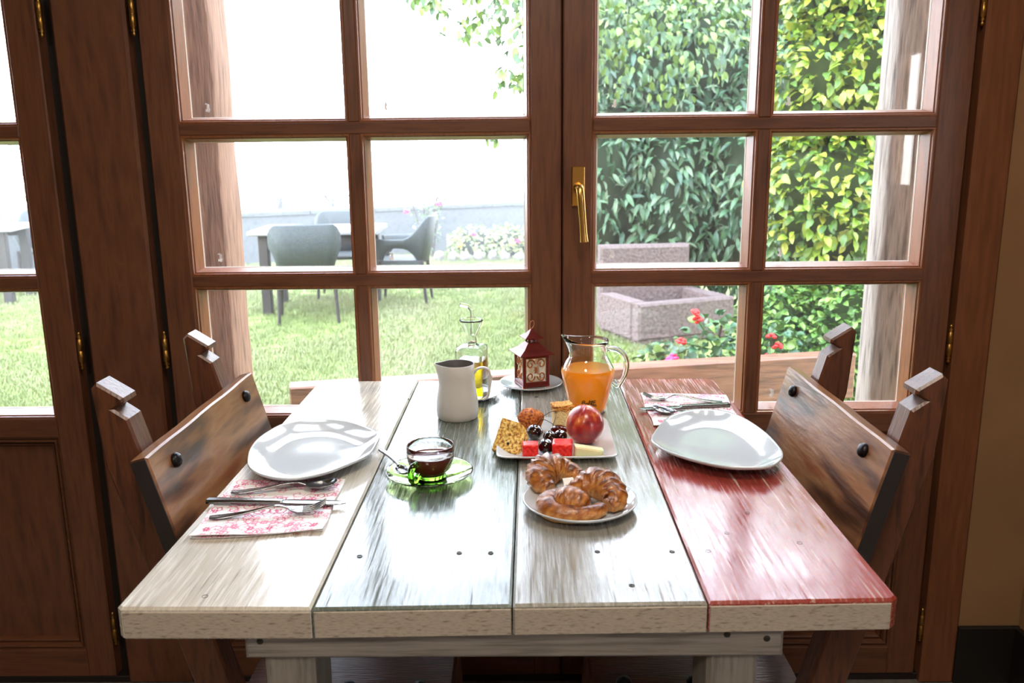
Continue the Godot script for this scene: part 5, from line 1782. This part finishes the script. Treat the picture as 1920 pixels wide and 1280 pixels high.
		t = thing("potted_geranium", s[5], "plant", Vector3(s[0].x, LAWN, s[0].z), "potted plants behind the rail")
		g = Geo.new()
		g.lathe([Vector2(0, 0), Vector2(0.075, 0), Vector2(0.10, 0.17), Vector2(0.11, 0.17), Vector2(0.112, 0.2), Vector2(0.098, 0.2), Vector2(0.09, 0.17), Vector2(0, 0.165)], Vector3(s[0].x, LAWN, s[0].z), 24, [1, 2, 3, 4, 5])
		part(t, "pot", g, clay)
		g = Geo.new()
		g.tube(PackedVector3Array([Vector3(s[0].x, 0.12, s[0].z), s[0], s[0] + Vector3(0.02, s[1] * 0.7, 0)]), [0.012, 0.01, 0.006], 8)
		part(t, "stem", g, bark)
		q = in_balls([[s[0], Vector3(s[1], s[1] * 1.05, s[1])]], s[2], 0.6)
		foliage(t, q[0], q[1], disc, [Color(0.025, 0.085, 0.02), Color(0.05, 0.13, 0.035), Color(0.03, 0.10, 0.04), Color(0.13, 0.23, 0.035)], 0.6, 1.0, 0.1, s[2])
		for p in s[4]:
			g = Geo.new()
			g.tube(PackedVector3Array([s[0], p]), 0.003, 6)
			part(t, "flower_stalk", g, plain(Color(0.25, 0.35, 0.12), 0.7))
			flower_head(t, p, 0.022, s[3])
	# grassy plants at the foot of the trough
	t = thing("grassy_plant", "clump of pale green blades growing behind the rail, beside the pink flowers", "plant", Vector3(0.5, LAWN, -2.2))
	var bl := []
	var bo := []
	for k in 170:
		bl.append(Vector3(0.50 + rng.randfn() * 0.13, LAWN + rng.randf() * 0.26, -2.2 + rng.randfn() * 0.1))
		bo.append(Vector3(rng.randfn() * 0.3, 1.6, rng.randfn() * 0.3).normalized())
	foliage(t, bl, bo, leaf_mesh(0.12, 0.012, 0.3), [Color(0.20, 0.30, 0.04), Color(0.30, 0.38, 0.06), Color(0.14, 0.24, 0.05)], 0.7, 1.3, 0.0, 150)
	# the bed before the far wall
	var rock := plain(Color(0.50, 0.47, 0.47), 0.9)
	for k in 8:
		g = Geo.new()
		var p := Vector3(-1.05 + k * 0.17 + rng.randf_range(-0.01, 0.01), LAWN + 0.03, -9.0 + k * 0.015 + rng.randf_range(-0.05, 0.05))
		stone(g, p + Vector3(0, 0.03, 0), Vector3(rng.randf_range(0.05, 0.07), rng.randf_range(0.05, 0.09), 0.07), k)
		solo("rock", g, rock, ["grey edging stone of the far flower bed, nearest the side-on tub chair", "second grey edging stone of the far flower bed from the tub chair", "third grey edging stone of the far flower bed from the tub chair", "fourth grey edging stone of the far flower bed from the tub chair", "fifth grey edging stone of the far flower bed from the tub chair", "third grey edging stone of the far bed from the doors' meeting stiles", "second grey edging stone of the far bed from the doors' meeting stiles", "grey edging stone of the far bed, last before the doors' meeting stiles"][k], "rock", p, "stones edging the far flower bed")
	for s in [[-0.62, 0.24, "yellow-flowered low plant in the far bed, the end nearest the tub chair"], [-0.15, 0.26, "yellow-flowered low plant in the far bed, at the end by the middle of the doors"]]:
		t = thing("bedding_plant", s[2], "plant", Vector3(s[0], LAWN, -9.35), "plants in the far flower bed")
		balls = [[Vector3(s[0], 0.13, -9.35), Vector3(0.34, s[1], 0.2)]]
		core(t, balls, Color(0.16, 0.2, 0.1), 0.7)
		q = in_balls(balls, 420, 0.4)
		foliage(t, q[0], q[1], broad, [Color(0.20, 0.27, 0.10), Color(0.30, 0.36, 0.16), Color(0.50, 0.50, 0.18)], 0.9, 1.5, 0.2, 60)
		for k in 3:
			flower_head(t, Vector3(s[0] + rng.randf_range(-0.25, 0.25), 0.13 + rng.randf_range(0.0, 0.2), -9.15), 0.035, pink if k == 0 else plain(Color(0.85, 0.78, 0.3), 0.6))
	t = thing("rose_bush", "thin rose bush with a pink bloom standing before the far garden wall", "bush", Vector3(-1.25, LAWN, -9.45))
	var rp := []
	var ro := []
	for k in 9:
		var top := Vector3(-1.25 + rng.randf_range(-0.32, 0.32), rng.randf_range(0.55, 1.0), -9.45 + rng.randf_range(-0.1, 0.1))
		var path := spline([Vector3(-1.25 + rng.randf_range(-0.1, 0.1), LAWN, -9.45), Vector3(lerpf(-1.25, top.x, 0.5), top.y * 0.55, -9.45), top], 6)
		g = Geo.new()
		g.tube(path, 0.008, 6)
		part(t, "stem", g, bark)
		for i in 26:
			rp.append(path[3 + rng.randi() % (path.size() - 3)] + Vector3(rng.randfn(), rng.randfn(), rng.randfn()) * 0.045)
			ro.append(Vector3(rng.randfn(), 0.3, rng.randfn()).normalized())
	foliage(t, rp, ro, broad, [Color(0.13, 0.20, 0.10), Color(0.20, 0.28, 0.14)], 0.8, 1.3, 0.2, 120)
	for p in [Vector3(-1.07, 0.68, -9.38), Vector3(-1.5, 0.58, -9.38)]:
		flower_head(t, p, 0.04, pink)
	# trees in the mist beyond the wall
	for s in [[Vector3(-8.4, 1.15, -11.5), Vector3(1.5, 1.1, 1.0), 1400, "pale misty tree beyond the wall, above the farther garden table"], [Vector3(-4.2, 0.62, -13.0), Vector3(0.5, 0.5, 0.4), 160, "thin misty sapling beyond the wall, beside the brown porch post"], [Vector3(-3.25, 0.68, -13.0), Vector3(0.6, 0.45, 0.4), 220, "thin misty sapling beyond the wall, above the tub chair's table"]]:
		t = thing("misty_tree", s[3], "tree", Vector3(s[0].x, LAWN, s[0].z), "trees beyond the garden wall")
		g = Geo.new()
		g.tube(PackedVector3Array([Vector3(s[0].x, LAWN, s[0].z), s[0], s[0] + Vector3(0.1, s[1].y * 0.6, 0)]), [0.05, 0.035, 0.01], 8)
		part(t, "trunk", g, bark)
		for k in 6:
			g = Geo.new()
			g.tube(PackedVector3Array([s[0] - Vector3(0, s[1].y * 0.5, 0), s[0] + Vector3(rng.randf_range(-0.7, 0.7), rng.randf_range(0.2, 0.9), rng.randf_range(-0.5, 0.5)) * s[1]]), [0.02, 0.006], 6)
			part(t, "branch", g, bark)
		q = in_balls([[s[0], s[1]]], s[2], 0.9)
		foliage(t, q[0], q[1], leaf_mesh(0.13, 0.07, 0.3), [Color(0.16, 0.22, 0.14), Color(0.22, 0.28, 0.19)], 0.7, 1.2, 0.2, 60)
